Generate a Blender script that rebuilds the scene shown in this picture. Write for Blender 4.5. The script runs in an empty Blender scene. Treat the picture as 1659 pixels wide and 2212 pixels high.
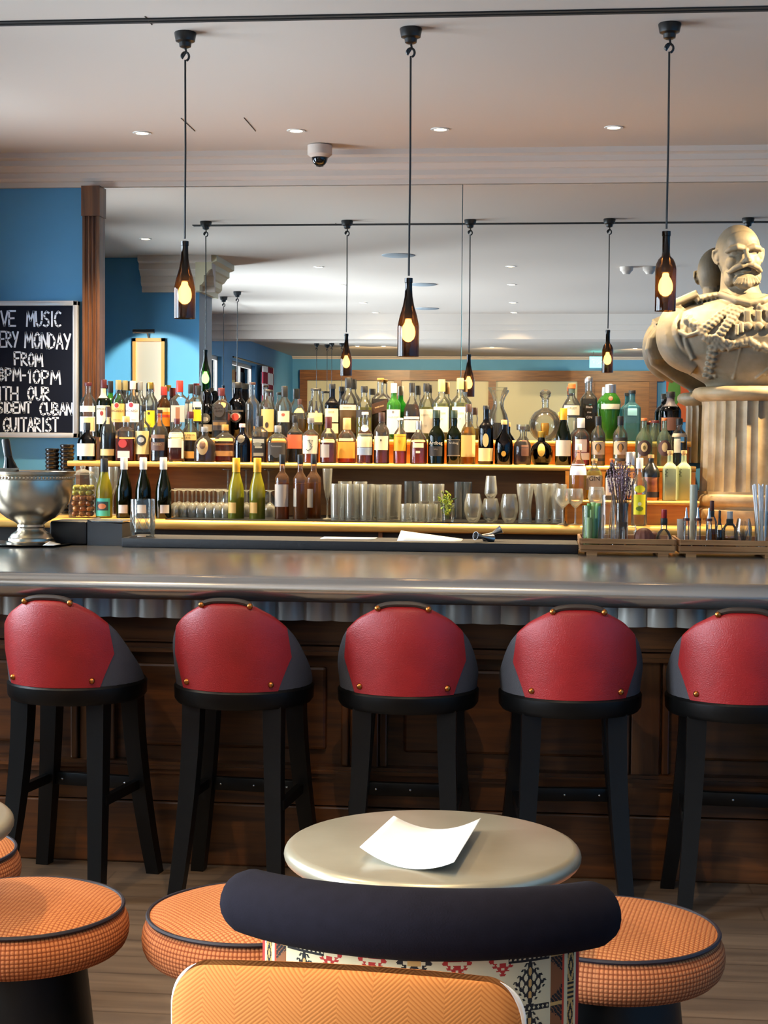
import bpy, bmesh, math, random
from mathutils import Vector, Matrix
random.seed(7)
PI = math.pi
C = bpy.context.scene.collection
SC = bpy.context.scene

# ------------------------------------------------------------------ camera
EYE = Vector((0.0, 0.0, 1.65))
FPX, CX, CY = 3350.0, 829.5, 1106.0
YAW, PITCH, ROLL = math.radians(5.72), math.radians(2.54), 0.008
fw = Vector((-math.sin(YAW)*math.cos(PITCH), math.cos(YAW)*math.cos(PITCH), -math.sin(PITCH)))
r0 = fw.cross(Vector((0, 0, 1))).normalized()
u0 = r0.cross(fw)
rt = r0*math.cos(ROLL) + u0*math.sin(ROLL)
up = u0*math.cos(ROLL) - r0*math.sin(ROLL)
cam_data = bpy.data.cameras.new('camera')
cam = bpy.data.objects.new('camera', cam_data)
C.objects.link(cam)
cam.matrix_world = Matrix(((rt.x, up.x, -fw.x, EYE.x), (rt.y, up.y, -fw.y, EYE.y), (rt.z, up.z, -fw.z, EYE.z), (0, 0, 0, 1)))
cam_data.sensor_fit = 'VERTICAL'
cam_data.sensor_height = 36.0
cam_data.lens = FPX/2212.0*36.0
cam_data.clip_start = 0.05
SC.camera = cam

def at(px, py, Y):
    """world point seen at photo pixel (px, py) on the plane y = Y"""
    d = fw*FPX + rt*(px-CX) - up*(py-CY)
    return EYE + d*(Y/d.y)
def atz(px, py, Z):
    d = fw*FPX + rt*(px-CX) - up*(py-CY)
    return EYE + d*((Z-EYE.z)/d.z)

# ------------------------------------------------------------------ light and exposure
SC.view_settings.view_transform = 'Standard'
SC.view_settings.look = 'None'
SC.view_settings.gamma = 1.0
SC.view_settings.exposure = 0.36
cy = SC.cycles
cy.use_denoising = True
cy.max_bounces = 10
cy.diffuse_bounces = 4
cy.glossy_bounces = 6
cy.transmission_bounces = 8
cy.transparent_max_bounces = 40
cy.sample_clamp_indirect = 4.0
cy.caustics_reflective = False
cy.caustics_refractive = False
W = bpy.data.worlds.new('daylight_sky')
SC.world = W
W.use_nodes = True
_bg = W.node_tree.nodes['Background']
_bg.inputs[0].default_value = (0.62, 0.78, 1.0, 1)
_bg.inputs[1].default_value = 2.5

WINDOW_W = 760.0      # daylight through each window
BAR_SPOT = 340.0       # recessed spots above the back bar
ROOM_SPOT = 140.0      # recessed spots over the seating
PENDANT_W = 2.0
WARM = (1.0, 0.74, 0.42)
COOL = (0.82, 0.90, 1.0)

def area_light(name, loc, rot, sx, sy, watts, col):
    l = bpy.data.lights.new(name, 'AREA')
    l.shape = 'RECTANGLE'; l.size = sx; l.size_y = sy; l.energy = watts; l.color = col
    o = bpy.data.objects.new(name, l); C.objects.link(o)
    o.location = loc; o.rotation_euler = rot
    return o
WINDOWS = [(-8.0, -6.0), (-5.2, -3.4), (-1.6, 0.4), (1.2, 3.0)]     # y ranges on the side wall
for a, b in WINDOWS:
    area_light('window_daylight', (-5.02, (a+b)/2, 1.95), (0, -PI/2, 0), 1.9, b-a, WINDOW_W, COOL)
BARWIN = [(4.5, 6.2), (6.8, 8.4)]                                   # two windows on the wall nearest the bar
for a, b in BARWIN:
    area_light('window_daylight', (-4.27, (a+b)/2, 1.95), (0, -PI/2, 0), 1.9, b-a, WINDOW_W*.27, COOL)

# ------------------------------------------------------------------ materials
def lin(c):
    if isinstance(c, str):
        c = c.lstrip('#'); c = [int(c[i:i+2], 16)/255 for i in (0, 2, 4)]
        c = [x/12.92 if x <= .04045 else ((x+.055)/1.055)**2.4 for x in c]
    return (c[0], c[1], c[2], 1.0)
_mc = {}
def mat(name, col, rough=.5, metal=0.0, coat=0.0, bump=None, var=None, spec=.5, sheen=0.0):
    if name in _mc: return _mc[name]
    m = bpy.data.materials.new(name); m.use_nodes = True
    nt = m.node_tree; b = nt.nodes['Principled BSDF']
    b.inputs['Base Color'].default_value = lin(col)
    b.inputs['Roughness'].default_value = rough
    b.inputs['Metallic'].default_value = metal
    b.inputs['Coat Weight'].default_value = coat
    b.inputs['Specular IOR Level'].default_value = spec
    b.inputs['Sheen Weight'].default_value = sheen
    if bump or var:
        tc = nt.nodes.new('ShaderNodeTexCoord')
    if var:
        n = nt.nodes.new('ShaderNodeTexNoise'); n.inputs['Scale'].default_value = var[1]; n.inputs['Detail'].default_value = 6
        nt.links.new(tc.outputs['Object'], n.inputs['Vector'])
        r = nt.nodes.new('ShaderNodeValToRGB')
        r.color_ramp.elements[0].position = .3; r.color_ramp.elements[1].position = .7
        r.color_ramp.elements[0].color = lin(var[0]); r.color_ramp.elements[1].color = lin(col)
        nt.links.new(n.outputs[0], r.inputs[0]); nt.links.new(r.outputs[0], b.inputs['Base Color'])
    if bump:
        n = nt.nodes.new('ShaderNodeTexNoise'); n.inputs['Scale'].default_value = bump[1]; n.inputs['Detail'].default_value = 5
        nt.links.new(tc.outputs['Object'], n.inputs['Vector'])
        bp = nt.nodes.new('ShaderNodeBump'); bp.inputs['Strength'].default_value = bump[0]; bp.inputs['Distance'].default_value = .004
        nt.links.new(n.outputs[0], bp.inputs['Height']); nt.links.new(bp.outputs[0], b.inputs['Normal'])
    _mc[name] = m
    return m
def wood(name, dark, light, axis='x', rough=.35, scale=6.0, coat=.15, plank=None):
    if name in _mc: return _mc[name]
    m = bpy.data.materials.new(name); m.use_nodes = True
    nt = m.node_tree; b = nt.nodes['Principled BSDF']; L = nt.links.new
    tc = nt.nodes.new('ShaderNodeTexCoord'); mp = nt.nodes.new('ShaderNodeMapping')
    s = [scale*5]*3; s['xyz'.index(axis)] = scale*.35
    mp.inputs['Scale'].default_value = s
    L(tc.outputs['Object'], mp.inputs[0])
    n = nt.nodes.new('ShaderNodeTexNoise'); n.inputs['Scale'].default_value = 1.0; n.inputs['Detail'].default_value = 8; n.inputs['Distortion'].default_value = .8
    L(mp.outputs[0], n.inputs['Vector'])
    r = nt.nodes.new('ShaderNodeValToRGB'); r.color_ramp.elements[0].position = .32; r.color_ramp.elements[1].position = .72
    r.color_ramp.elements[0].color = lin(dark); r.color_ramp.elements[1].color = lin(light)
    L(n.outputs[0], r.inputs[0])
    out = r.outputs[0]
    if plank:
        br = nt.nodes.new('ShaderNodeTexBrick'); br.inputs['Scale'].default_value = 1.0
        br.inputs['Brick Width'].default_value = plank[0]; br.inputs['Row Height'].default_value = plank[1]; br.inputs['Mortar Size'].default_value = .004
        br.inputs['Color1'].default_value = (1, 1, 1, 1); br.inputs['Color2'].default_value = (.9, .89, .88, 1); br.inputs['Mortar'].default_value = (.62, .58, .55, 1)
        L(tc.outputs['Object'], br.inputs['Vector'])
        mx = nt.nodes.new('ShaderNodeMix'); mx.data_type = 'RGBA'; mx.blend_type = 'MULTIPLY'; mx.inputs[0].default_value = 1
        L(out, mx.inputs[6]); L(br.outputs[0], mx.inputs[7]); out = mx.outputs[2]
    L(out, b.inputs['Base Color'])
    b.inputs['Roughness'].default_value = rough; b.inputs['Coat Weight'].default_value = coat; b.inputs['Coat Roughness'].default_value = .25
    bp = nt.nodes.new('ShaderNodeBump'); bp.inputs['Strength'].default_value = .15; bp.inputs['Distance'].default_value = .003
    L(n.outputs[0], bp.inputs['Height']); L(bp.outputs[0], b.inputs['Normal'])
    _mc[name] = m
    return m
def glass(name, tint, edge=.35, rough=.015, refl=1.0, lit_haze=0.0, hcol=(.85, .87, .84)):
    """thin glass: tinted see-through with a Fresnel reflection, darker where the wall is seen edge on"""
    if name in _mc: return _mc[name]
    m = bpy.data.materials.new(name); m.use_nodes = True
    nt = m.node_tree; nt.nodes.clear(); L = nt.links.new
    out = nt.nodes.new('ShaderNodeOutputMaterial')
    tr = nt.nodes.new('ShaderNodeBsdfTransparent'); gl = nt.nodes.new('ShaderNodeBsdfGlossy'); gl.inputs['Roughness'].default_value = rough
    lw = nt.nodes.new('ShaderNodeLayerWeight'); lw.inputs['Blend'].default_value = .3
    fr = nt.nodes.new('ShaderNodeFresnel'); fr.inputs['IOR'].default_value = 1.5
    t = lin(tint)[:3]
    mx = nt.nodes.new('ShaderNodeMix'); mx.data_type = 'RGBA'
    mx.inputs[6].default_value = (*t, 1); mx.inputs[7].default_value = (*[x*x*edge for x in t], 1)
    L(lw.outputs['Facing'], mx.inputs[0]); L(mx.outputs[2], tr.inputs[0])
    ma = nt.nodes.new('ShaderNodeMath'); ma.operation = 'MULTIPLY'; ma.inputs[1].default_value = refl; ma.use_clamp = True
    L(fr.outputs[0], ma.inputs[0])
    ms = nt.nodes.new('ShaderNodeMixShader')
    L(ma.outputs[0], ms.inputs[0]); L(tr.outputs[0], ms.inputs[1]); L(gl.outputs[0], ms.inputs[2]); 
    last = ms.outputs[0]
    if lit_haze:  # pale diffuse body put in for light the glass would refract and scatter
        df = nt.nodes.new('ShaderNodeBsdfDiffuse'); df.inputs['Color'].default_value = (*hcol, 1)
        tl = nt.nodes.new('ShaderNodeBsdfTranslucent'); tl.inputs['Color'].default_value = (*hcol, 1)
        m1 = nt.nodes.new('ShaderNodeMixShader'); L(df.outputs[0], m1.inputs[1]); L(tl.outputs[0], m1.inputs[2])
        m2 = nt.nodes.new('ShaderNodeMixShader'); m2.inputs[0].default_value = lit_haze
        L(last, m2.inputs[1]); L(m1.outputs[0], m2.inputs[2]); last = m2.outputs[0]
    L(last, out.inputs[0])
    _mc[name] = m
    return m
def liquid(name, col, body=.3):
    if name in _mc: return _mc[name]
    m = bpy.data.materials.new(name); m.use_nodes = True
    nt = m.node_tree; nt.nodes.clear(); L = nt.links.new
    out = nt.nodes.new('ShaderNodeOutputMaterial')
    g = nt.nodes.new('ShaderNodeBsdfGlass'); g.inputs['IOR'].default_value = 1.33; g.inputs['Color'].default_value = lin(col); g.inputs['Roughness'].default_value = .02
    d = nt.nodes.new('ShaderNodeBsdfTranslucent'); d.inputs['Color'].default_value = lin(col)
    d2 = nt.nodes.new('ShaderNodeBsdfDiffuse'); d2.inputs['Color'].default_value = lin(col)
    a = nt.nodes.new('ShaderNodeMixShader'); a.inputs[0].default_value = .5
    L(d.outputs[0], a.inputs[1]); L(d2.outputs[0], a.inputs[2])
    ms = nt.nodes.new('ShaderNodeMixShader'); ms.inputs[0].default_value = body
    L(g.outputs[0], ms.inputs[1]); L(a.outputs[0], ms.inputs[2]); L(ms.outputs[0], out.inputs[0])
    _mc[name] = m
    return m
def emit(name, col, s):
    if name in _mc: return _mc[name]
    m = bpy.data.materials.new(name); m.use_nodes = True
    nt = m.node_tree; nt.nodes.clear()
    out = nt.nodes.new('ShaderNodeOutputMaterial'); e = nt.nodes.new('ShaderNodeEmission')
    e.inputs[0].default_value = lin(col); e.inputs[1].default_value = s
    nt.links.new(e.outputs[0], out.inputs[0]); _mc[name] = m
    return m
def sinweave(name, light, dark, mode):
    """woven upholstery; mode 'top': flat weave over x and y, 'side': wrapped round the z axis, 'herring': chevrons"""
    if name in _mc: return _mc[name]
    m = bpy.data.materials.new(name); m.use_nodes = True
    nt = m.node_tree; b = nt.nodes['Principled BSDF']; L = nt.links.new
    tc = nt.nodes.new('ShaderNodeTexCoord'); sp = nt.nodes.new('ShaderNodeSeparateXYZ'); L(tc.outputs['Object'], sp.inputs[0])
    def M(op, a, bb=None, c=None):
        n = nt.nodes.new('ShaderNodeMath'); n.operation = op
        for i, v in enumerate((a, bb, c)):
            if v is None: continue
            if isinstance(v, (int, float)): n.inputs[i].default_value = v
            else: L(v, n.inputs[i])
        return n.outputs[0]
    x, y, z = sp.outputs
    if mode == 'herring':
        tri = M('PINGPONG', M('ADD', x, 5.0), .051)
        v = M('SINE', M('MULTIPLY', M('ADD', z, M('MULTIPLY', tri, .85)), 2*PI/.0066))
        h = M('MULTIPLY_ADD', v, .5, .5)
    else:
        if mode == 'side':
            u = M('MULTIPLY', M('ARCTAN2', y, x), .27); w = z
        else: u, w = x, y
        p = 2*PI/.0105
        h = M('MULTIPLY', M('ABSOLUTE', M('SINE', M('MULTIPLY', u, p/2))), M('ABSOLUTE', M('SINE', M('MULTIPLY', w, p/2))))
    r = nt.nodes.new('ShaderNodeValToRGB'); r.color_ramp.elements[0].position = .05; r.color_ramp.elements[1].position = .6
    r.color_ramp.elements[0].color = lin(dark); r.color_ramp.elements[1].color = lin(light)
    L(h, r.inputs[0]); L(r.outputs[0], b.inputs['Base Color'])
    b.inputs['Roughness'].default_value = .85; b.inputs['Specular IOR Level'].default_value = .2
    bp = nt.nodes.new('ShaderNodeBump'); bp.inputs['Strength'].default_value = .35 if mode != 'herring' else .12; bp.inputs['Distance'].default_value = .004
    L(h, bp.inputs['Height']); L(bp.outputs[0], b.inputs['Normal'])
    _mc[name] = m
    return m

# ------------------------------------------------------------------ mesh helpers
class MB:
    def __init__(s): s.v = []; s.f = []; s.m = []
    def add(s, verts, faces, mi=0, M=None):
        o = len(s.v)
        s.v += [tuple(M @ Vector(p)) if M else tuple(p) for p in verts]
        s.f += [tuple(i+o for i in f) for f in faces]; s.m += [mi]*len(faces)
        return s
    def box(s, x0, x1, y0, y1, z0, z1, mi=0, M=None, bev=0.0):
        bm = bmesh.new(); bmesh.ops.create_cube(bm, size=1)
        for v in bm.verts:
            v.co = Vector(((x0+x1)/2+v.co.x*(x1-x0), (y0+y1)/2+v.co.y*(y1-y0), (z0+z1)/2+v.co.z*(z1-z0)))
        if bev: bmesh.ops.bevel(bm, geom=bm.edges[:], offset=bev, segments=2, affect='EDGES', profile=.5)
        bm.verts.index_update()
        s.add([v.co[:] for v in bm.verts], [[v.index for v in f.verts] for f in bm.faces], mi, M); bm.free()
        return s
    def lathe(s, prof, seg=24, mi=0, M=None, sq=None, c=(0, 0, 0), flute=None, cap=True):
        vs = []; fs = []; n = len(prof)
        rmax = max(p[0] for p in prof)
        for r, z in prof:
            for k in range(seg):
                a = 2*PI*k/seg; cx_, sy_ = math.cos(a), math.sin(a)
                rr = r
                if flute: rr = r*flute(a)
                if sq:
                    t = min(1, max(0, (r/rmax-.45)/.4)); e = 2+(sq-2)*t*t*(3-2*t)
                    k_ = (abs(cx_)**e+abs(sy_)**e)**(-1/e); rr = r*k_
                vs.append((c[0]+rr*cx_, c[1]+rr*sy_, c[2]+z))
        for i in range(n-1):
            for k in range(seg):
                k2 = (k+1) % seg
                fs.append((i*seg+k, i*seg+k2, (i+1)*seg+k2, (i+1)*seg+k))
        if cap and prof[0][0] > 1e-6: fs.append(tuple(range(seg-1, -1, -1)))
        if cap and prof[-1][0] > 1e-6: fs.append(tuple((n-1)*seg+k for k in range(seg)))
        return s.add(vs, fs, mi, M)
    def tube(s, pts, rad, seg=8, mi=0, M=None, cap=True):
        pts = [Vector(p) for p in pts]; n = len(pts)
        if not hasattr(rad, '__len__'): rad = [rad]*n
        vs = []; fs = []; prev = None
        for i, p in enumerate(pts):
            t = (pts[min(i+1, n-1)]-pts[max(i-1, 0)]).normalized()
            if prev is None:
                a = t.cross(Vector((0, 0, 1)))
                if a.length < 1e-3: a = t.cross(Vector((1, 0, 0)))
                a.normalize()
            else:
                a = (prev - t*prev.dot(t)).normalized()
            prev = a; b = t.cross(a)
            for k in range(seg):
                an = 2*PI*k/seg
                vs.append(tuple(p+(a*math.cos(an)+b*math.sin(an))*rad[i]))
        for i in range(n-1):
            for k in range(seg):
                k2 = (k+1) % seg
                fs.append((i*seg+k, i*seg+k2, (i+1)*seg+k2, (i+1)*seg+k))
        if cap: fs.append(tuple(range(seg-1, -1, -1))); fs.append(tuple((n-1)*seg+k for k in range(seg)))
        return s.add(vs, fs, mi, M)
    def ball(s, c, r, seg=14, ring=9, mi=0, M=None):
        if not hasattr(r, '__len__'): r = (r, r, r)
        vs = [(c[0], c[1], c[2]-r[2])]; fs = []
        for i in range(1, ring):
            p = -PI/2+PI*i/ring
            for k in range(seg):
                a = 2*PI*k/seg
                vs.append((c[0]+r[0]*math.cos(p)*math.cos(a), c[1]+r[1]*math.cos(p)*math.sin(a), c[2]+r[2]*math.sin(p)))
        vs.append((c[0], c[1], c[2]+r[2])); last = len(vs)-1
        for k in range(seg):
            k2 = (k+1) % seg
            fs.append((0, 1+k2, 1+k))
            for i in range(ring-2):
                a = 1+i*seg
                fs.append((a+k, a+k2, a+seg+k2, a+seg+k))
            a = 1+(ring-2)*seg
            fs.append((a+k, a+k2, last))
        return s.add(vs, fs, mi, M)
    def grid(s, nu, nv, fn, mi=0, M=None, close_u=False):
        vs = [fn(i/(nu if close_u else nu-1), j/(nv-1)) for j in range(nv) for i in range(nu)]
        fs = []
        for j in range(nv-1):
            for i in range(nu if close_u else nu-1):
                i2 = (i+1) % nu
                fs.append((j*nu+i, j*nu+i2, (j+1)*nu+i2, (j+1)*nu+i))
        return s.add(vs, fs, mi, M)
    def extrude(s, poly, axis, a, b, mi=0, M=None):
        """closed 2-D outline poly swept along axis from a to b; the outline's two numbers fill the other axes in order"""
        n = len(poly)
        def P(q, t):
            p = [q[0], q[1]]; p.insert('xyz'.index(axis), t); return tuple(p)
        vs = [P(q, a) for q in poly]+[P(q, b) for q in poly]
        fs = [(i, (i+1) % n, n+(i+1) % n, n+i) for i in range(n)]+[tuple(range(n-1, -1, -1)), tuple(range(n, 2*n))]
        return s.add(vs, fs, mi, M)
    def build(s, name, mats, parent=None, smooth=True, loc=None, fix=True, weld=0.0):
        me = bpy.data.meshes.new(name); me.from_pydata(s.v, [], s.f); me.update()
        if fix:
            bm = bmesh.new(); bm.from_mesh(me)
            if weld: bmesh.ops.remove_doubles(bm, verts=bm.verts[:], dist=weld)
            bmesh.ops.recalc_face_normals(bm, faces=bm.faces[:]); bm.to_mesh(me); bm.free()
        if not isinstance(mats, (list, tuple)): mats = [mats]
        for m in mats: me.materials.append(m)
        for p, mi in zip(me.polygons, s.m): p.material_index = mi
        if smooth:
            me.polygons.foreach_set('use_smooth', [True]*len(me.polygons))
            try: me.set_sharp_from_angle(angle=math.radians(38))
            except Exception: pass
        o = bpy.data.objects.new(name, me); C.objects.link(o)
        if parent: o.parent = parent
        if loc: o.location = loc
        return o
def tag(o, label=None, cat=None, group=None, kind=None):
    if label: o['label'] = label
    if cat: o['category'] = cat
    if group: o['group'] = group
    if kind: o['kind'] = kind
    return o
def thing(name, label, cat, loc=(0, 0, 0), rz=0.0, group=None):
    o = bpy.data.objects.new(name, None); C.objects.link(o)
    o.location = loc; o.rotation_euler = (0, 0, rz); o.empty_display_size = .05
    return tag(o, label, cat, group)
def dup(root, loc, rz, label, group=None):
    r = root.copy(); C.objects.link(r); r.location = loc; r.rotation_euler = (0, 0, rz); r['label'] = label
    if group: r['group'] = group
    for ch in list(root.children):
        c = ch.copy(); C.objects.link(c); c.parent = r
        for g in ch.children:
            d = g.copy(); C.objects.link(d); d.parent = c
    return r
def text_data(txt, size, spacing=1.0):
    cu = bpy.data.curves.new('lettering', 'FONT'); cu.body = txt; cu.size = size; cu.align_x = 'CENTER'; cu.align_y = 'CENTER'
    cu.extrude = 0.0; cu.space_character = spacing; cu.resolution_u = 3
    o = bpy.data.objects.new('lettering', cu); C.objects.link(o)
    dg = bpy.context.evaluated_depsgraph_get(); me = o.evaluated_get(dg).to_mesh()
    v = [tuple(p.co) for p in me.vertices]; f = [tuple(p.vertices) for p in me.polygons]
    o.evaluated_get(dg).to_mesh_clear(); bpy.data.objects.remove(o); bpy.data.curves.remove(cu)
    return v, f
def spot(name, loc, target, watts, col, size=80, blend=.6, rad=.03, parent=None):
    l = bpy.data.lights.new(name, 'SPOT'); l.energy = watts; l.color = col; l.spot_size = math.radians(size); l.spot_blend = blend; l.shadow_soft_size = rad
    o = bpy.data.objects.new(name, l); C.objects.link(o)
    o.location = loc; d = Vector(target)-Vector(loc)
    o.rotation_euler = d.to_track_quat('-Z', 'Y').to_euler()
    if parent: o.parent = parent
    return o
def spl(P, n=24):
    P = [Vector(p) for p in P]; P = [P[0]*2-P[1]]+P+[P[-1]*2-P[-2]]; m = len(P)-3; out = []
    for i in range(n):
        t = m*i/(n-1); k = min(m-1, int(t)); f = t-k; a, b, c, d = P[k:k+4]
        out.append(.5*((2*b)+(c-a)*f+(2*a-5*b+4*c-d)*f*f+(3*b-a-3*c+d)*f**3))
    return out
def ring(a, b, n): return [a+(b-a)*i/(n-1) for i in range(n)]
# ------------------------------------------------------------------ the room
CEIL, MY = 3.34, 9.1          # ceiling height, plane of the mirror
XL, XLL, XR, YB = -4.1, -4.85, 4.5, -12.0
m_blue = mat('blue_paint', '#4c8fbc', .6, var=('#478ab6', 3.0))
m_white = mat('ceiling_paint', '#cdbfb2', .7)
m_cream = mat('cream_paint', '#d8cfae', .7)
m_grey = mat('grey_paint', '#8f979c', .7)
m_black = mat('black_satin', '#0b0b0c', .35)
m_blackwood = mat('black_lacquer', '#060606', .4, bump=(.1, 60), spec=.3)
m_oak = wood('oak', '#5f3618', '#8d5a2c', 'x', .4, 7)
m_oakz = wood('oak_upright', '#432614', '#6d4526', 'z', .4, 7)
m_barwood = wood('bar_front_oak', '#3f2310', '#70411c', 'x', .38, 6)
m_barwoodz = wood('bar_front_oak_upright', '#46270f', '#74441f', 'z', .38, 6)
m_shelf = wood('shelf_oak', '#c08a3c', '#e6b866', 'x', .3, 6, .3)
m_backing = wood('backing_oak', '#744620', '#9c6631', 'x', .45, 5)
m_orange_oak = wood('honey_oak', '#b06a1e', '#d18a35', 'x', .4, 5)
m_floor = wood('floor_oak', '#584739', '#78634f', 'x', .5, 3, .05, plank=(1.6, .16))
m_darkcab = mat('dark_cabinet', '#0f0d0c', .5)

def S(name, mb, m, smooth=False):
    o = mb.build(name, m, None, smooth); o['kind'] = 'structure'; return o
S('floor', MB().box(XLL, XR, YB, MY+.1, -.06, 0), m_floor)
cl = MB().box(XLL-.1, XR+.1, YB-.1, MY+.1, CEIL, CEIL+.08)
S('ceiling', cl, m_white)
S('wall_back', MB().box(XL-.1, XR+.1, MY, MY+.1, 0, CEIL), m_blue)
S('wall_right', MB().box(XR, XR+.1, YB, MY, 0, CEIL), m_blue)
lw_ = MB(); y = 4.1
for a, b in BARWIN:
    lw_.box(XL-.12, XL, y, a, 0, CEIL); lw_.box(XL-.12, XL, a, b, 0, .95); lw_.box(XL-.12, XL, a, b, 2.95, CEIL); y = b
S('wall_left', lw_.box(XL-.12, XL, y, MY, 0, CEIL), m_blue)
pier = MB().box(XLL-.1, -3.13, 3.55, 4.1, 0, CEIL)
o = S('wall_pier', pier, [m_blue, m_grey])
for p in o.data.polygons:
    if p.normal.x > .9: p.material_index = 1
S('wall_rear', MB().box(XLL-.1, XR+.1, YB-.1, YB, 0, CEIL), m_blue)
# side wall with four window openings
sw = MB(); y = YB
for a, b in WINDOWS:
    sw.box(XLL-.15, XLL, y, a, 0, CEIL); sw.box(XLL-.15, XLL, a, b, 0, .95); sw.box(XLL-.15, XLL, a, b, 2.95, CEIL); y = b
sw.box(XLL-.15, XLL, y, 3.55, 0, CEIL)
S('wall_side', sw, m_blue)
m_pane = glass('window_pane', '#f4f8fa', .8)
for i, (a, b, XW) in enumerate([(a, b, XLL) for a, b in WINDOWS]+[(a, b, XL+.02) for a, b in BARWIN]):
    f = MB()
    for (y0, y1, z0, z1) in ((a, a+.06, .95, 2.95), (b-.06, b, .95, 2.95), (a, b, .95, 1.01), (a, b, 2.89, 2.95), (a, b, 1.92, 1.97), ((a+b)/2-.02, (a+b)/2+.02, .95, 2.95)):
        f.box(XW-.12, XW-.06, y0, y1, z0, z1)
    w = S('window_%d' % (i+1), f, m_white)
    MB().box(XW-.095, XW-.09, a, b, .95, 2.95).build('pane', m_pane, w, False)
    MB().box(XW-.1, XW+.05, a-.05, b+.05, .92, .95).build('sill', m_white, w, False)
# cornices and the downstand beam
cprof = [(0, -.183), (-.03, -.183), (-.03, -.155), (-.045, -.15), (-.06, -.135), (-.06, -.105), (-.075, -.1), (-.10, -.075), (-.115, -.07), (-.115, -.04), (-.15, -.03), (-.15, 0), (0, 0)]
S('trim_1', MB().extrude([(MY+a, CEIL+b) for a, b in cprof], 'x', XL, XR), m_white)
S('trim_2', MB().extrude([(4.1-a*1.3, CEIL+b*1.75) for a, b in cprof], 'x', -3.66, -2.98), m_white)
c3 = MB().extrude([(-3.13-a*1.3, CEIL+b*1.75) for a, b in cprof], 'y', 3.45, 4.27)
S('trim_3', c3, m_cream)
S('ceiling_beam', MB().box(XLL, XR, -2.7, -2.2, 3.02, CEIL).box(XLL, XR, -2.2, -2.12, 3.2, CEIL).box(XLL, XR, -2.2, -2.16, 3.13, 3.2), m_white)
S('trim_4', MB().extrude([(YB-a*.5, CEIL+b*.3) for a, b in cprof], 'x', XLL, XR), m_white)
# ceiling slot over the seats: two dark channels
m_slot = mat('slot_black', '#0a0a0a', .8)
sl = MB()
for y in (6.16, 6.20): sl.box(-2.72, XR, y-.011, y+.011, CEIL-.006, CEIL)
tag(sl.build('linear_vent', m_slot, None, False), 'long black twin slot air vent running across the ceiling', 'vent')
m_seam = mat('dark_seam', '#3a332d', .9)  # dark hairline joints in the ceiling
for i, (a_, b_) in enumerate((((313, 35), (328, 53)), ((391, 255), (421, 283)), ((527, 254), (552, 283)))):
    p, q = atz(*a_, CEIL), atz(*b_, CEIL)
    S('trim_%d' % (6+i), MB().tube([(p.x, p.y, CEIL), (q.x, q.y, CEIL)], .003, 6), m_seam)
# fluted oak pilaster beside the mirror
pz = MB(); xa, xb = at(180, 600, 9.05).x, at(217, 600, 9.05).x; pw = xb-xa
n = 36; prof = [(xa, 9.1)]
for i in range(n+1):
    t = i/n; fl = 0 if t < .14 or t > .86 else .013*abs(math.sin((t-.14)/.72*PI*3))
    prof.append((xa+pw*t, 9.03+fl))
prof.append((xb, 9.1))
pz.extrude(prof, 'z', 1.2, 2.98); pz.box(xa-.004, xb+.004, 9.02, 9.1, 2.98, 3.157)
S('trim_5', pz, m_oakz)

# mirror in two sheets with a fine joint
m_mirror = mat('silvered_glass', (.86, .88, .86), .0, 1.0)
xj = at(998, 600, MY).x; xm0 = at(219, 600, MY).x
for a, b, lb in ((xm0, xj-.002, 'tall wall mirror sheet behind the bottles beside the fluted oak pilaster'), (xj+.002, XR, 'tall wall mirror sheet behind the bust and the gin bottles')):
    tag(MB().box(a, b, 9.088, MY, 1.55, 3.156).build('wall_mirror', m_mirror, None, False), lb, 'mirror')

# ------------------------------------------------------------------ things only seen in the mirror
# oak framed screen with pale panes on the rear wall
def mx(px, d): return (px-1165)*d/FPX
t = thing('glazed_screen', 'wide oak framed screen of pale glass panes reflected in the mirror', 'screen', (0, 0, 0))
d = 30.1
fr = MB(); X0, X1 = mx(643, d), mx(1425, d); zt = 3.07
fr.box(X0, X1, YB, YB+.09, zt-.2, zt)
for px in (643, 849, 1053, 1243, 1262, 1395):
    fr.box(mx(px, d), mx(px+16, d), YB, YB+.08, 0, zt)
fr.box(X0, mx(1243, d), YB, YB+.08, 0, .9)
fr.build('frame', m_oak, t, False)
m_paneb = mat('cream_glass', '#c9c3a2', .35)
for a, b in ((659, 849), (865, 1053), (1069, 1243)):
    MB().box(mx(a, d), mx(b, d), YB+.005, YB+.03, .9, zt-.2).build('pane', m_paneb, t, False)
dr = MB().box(mx(1278, d), mx(1395, d), YB+.005, YB+.05, 0, zt-.2).build('door', m_backing, t, False)
# framed picture with a bright picture light on the pier
t = thing('framed_picture', 'framed picture glowing under its own picture light, reflected in the mirror', 'picture', (-3.6, 4.1, 2.15))
m_ply = mat('pale_wood', '#c98f4e', .5); m_paper = mat('paper', '#f0ede2', .8)
f = MB()
for q in ((-.15, .15, .42, .45), (-.15, .15, -.25, -.22), (-.15, -.12, -.25, .45), (.12, .15, -.25, .45)): f.box(q[0], q[1], 0, .03, q[2], q[3])
f.build('frame', m_ply, t, False)
MB().box(-.13, .13, .002, .012, -.23, .43).build('print', m_paper, t, False)
lampb = MB().tube([(0, .02, .45), (0, .1, .52), (0, .2, .5)], .008).tube([(-.1, .2, .5), (.1, .2, .5)], .018).build('picture_light', m_black, t)
spot('picture_light_bulb', (0, .22, .46), (.05, 0, .1), 170, (1, .92, .74), 140, .9, .03, t)
tag(MB().box(-3.05, -2.99, 2.5, 2.56, 0, .01).build('floor_socket', m_black, None, False), 'small black socket plate set in the floor', 'socket')
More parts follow.
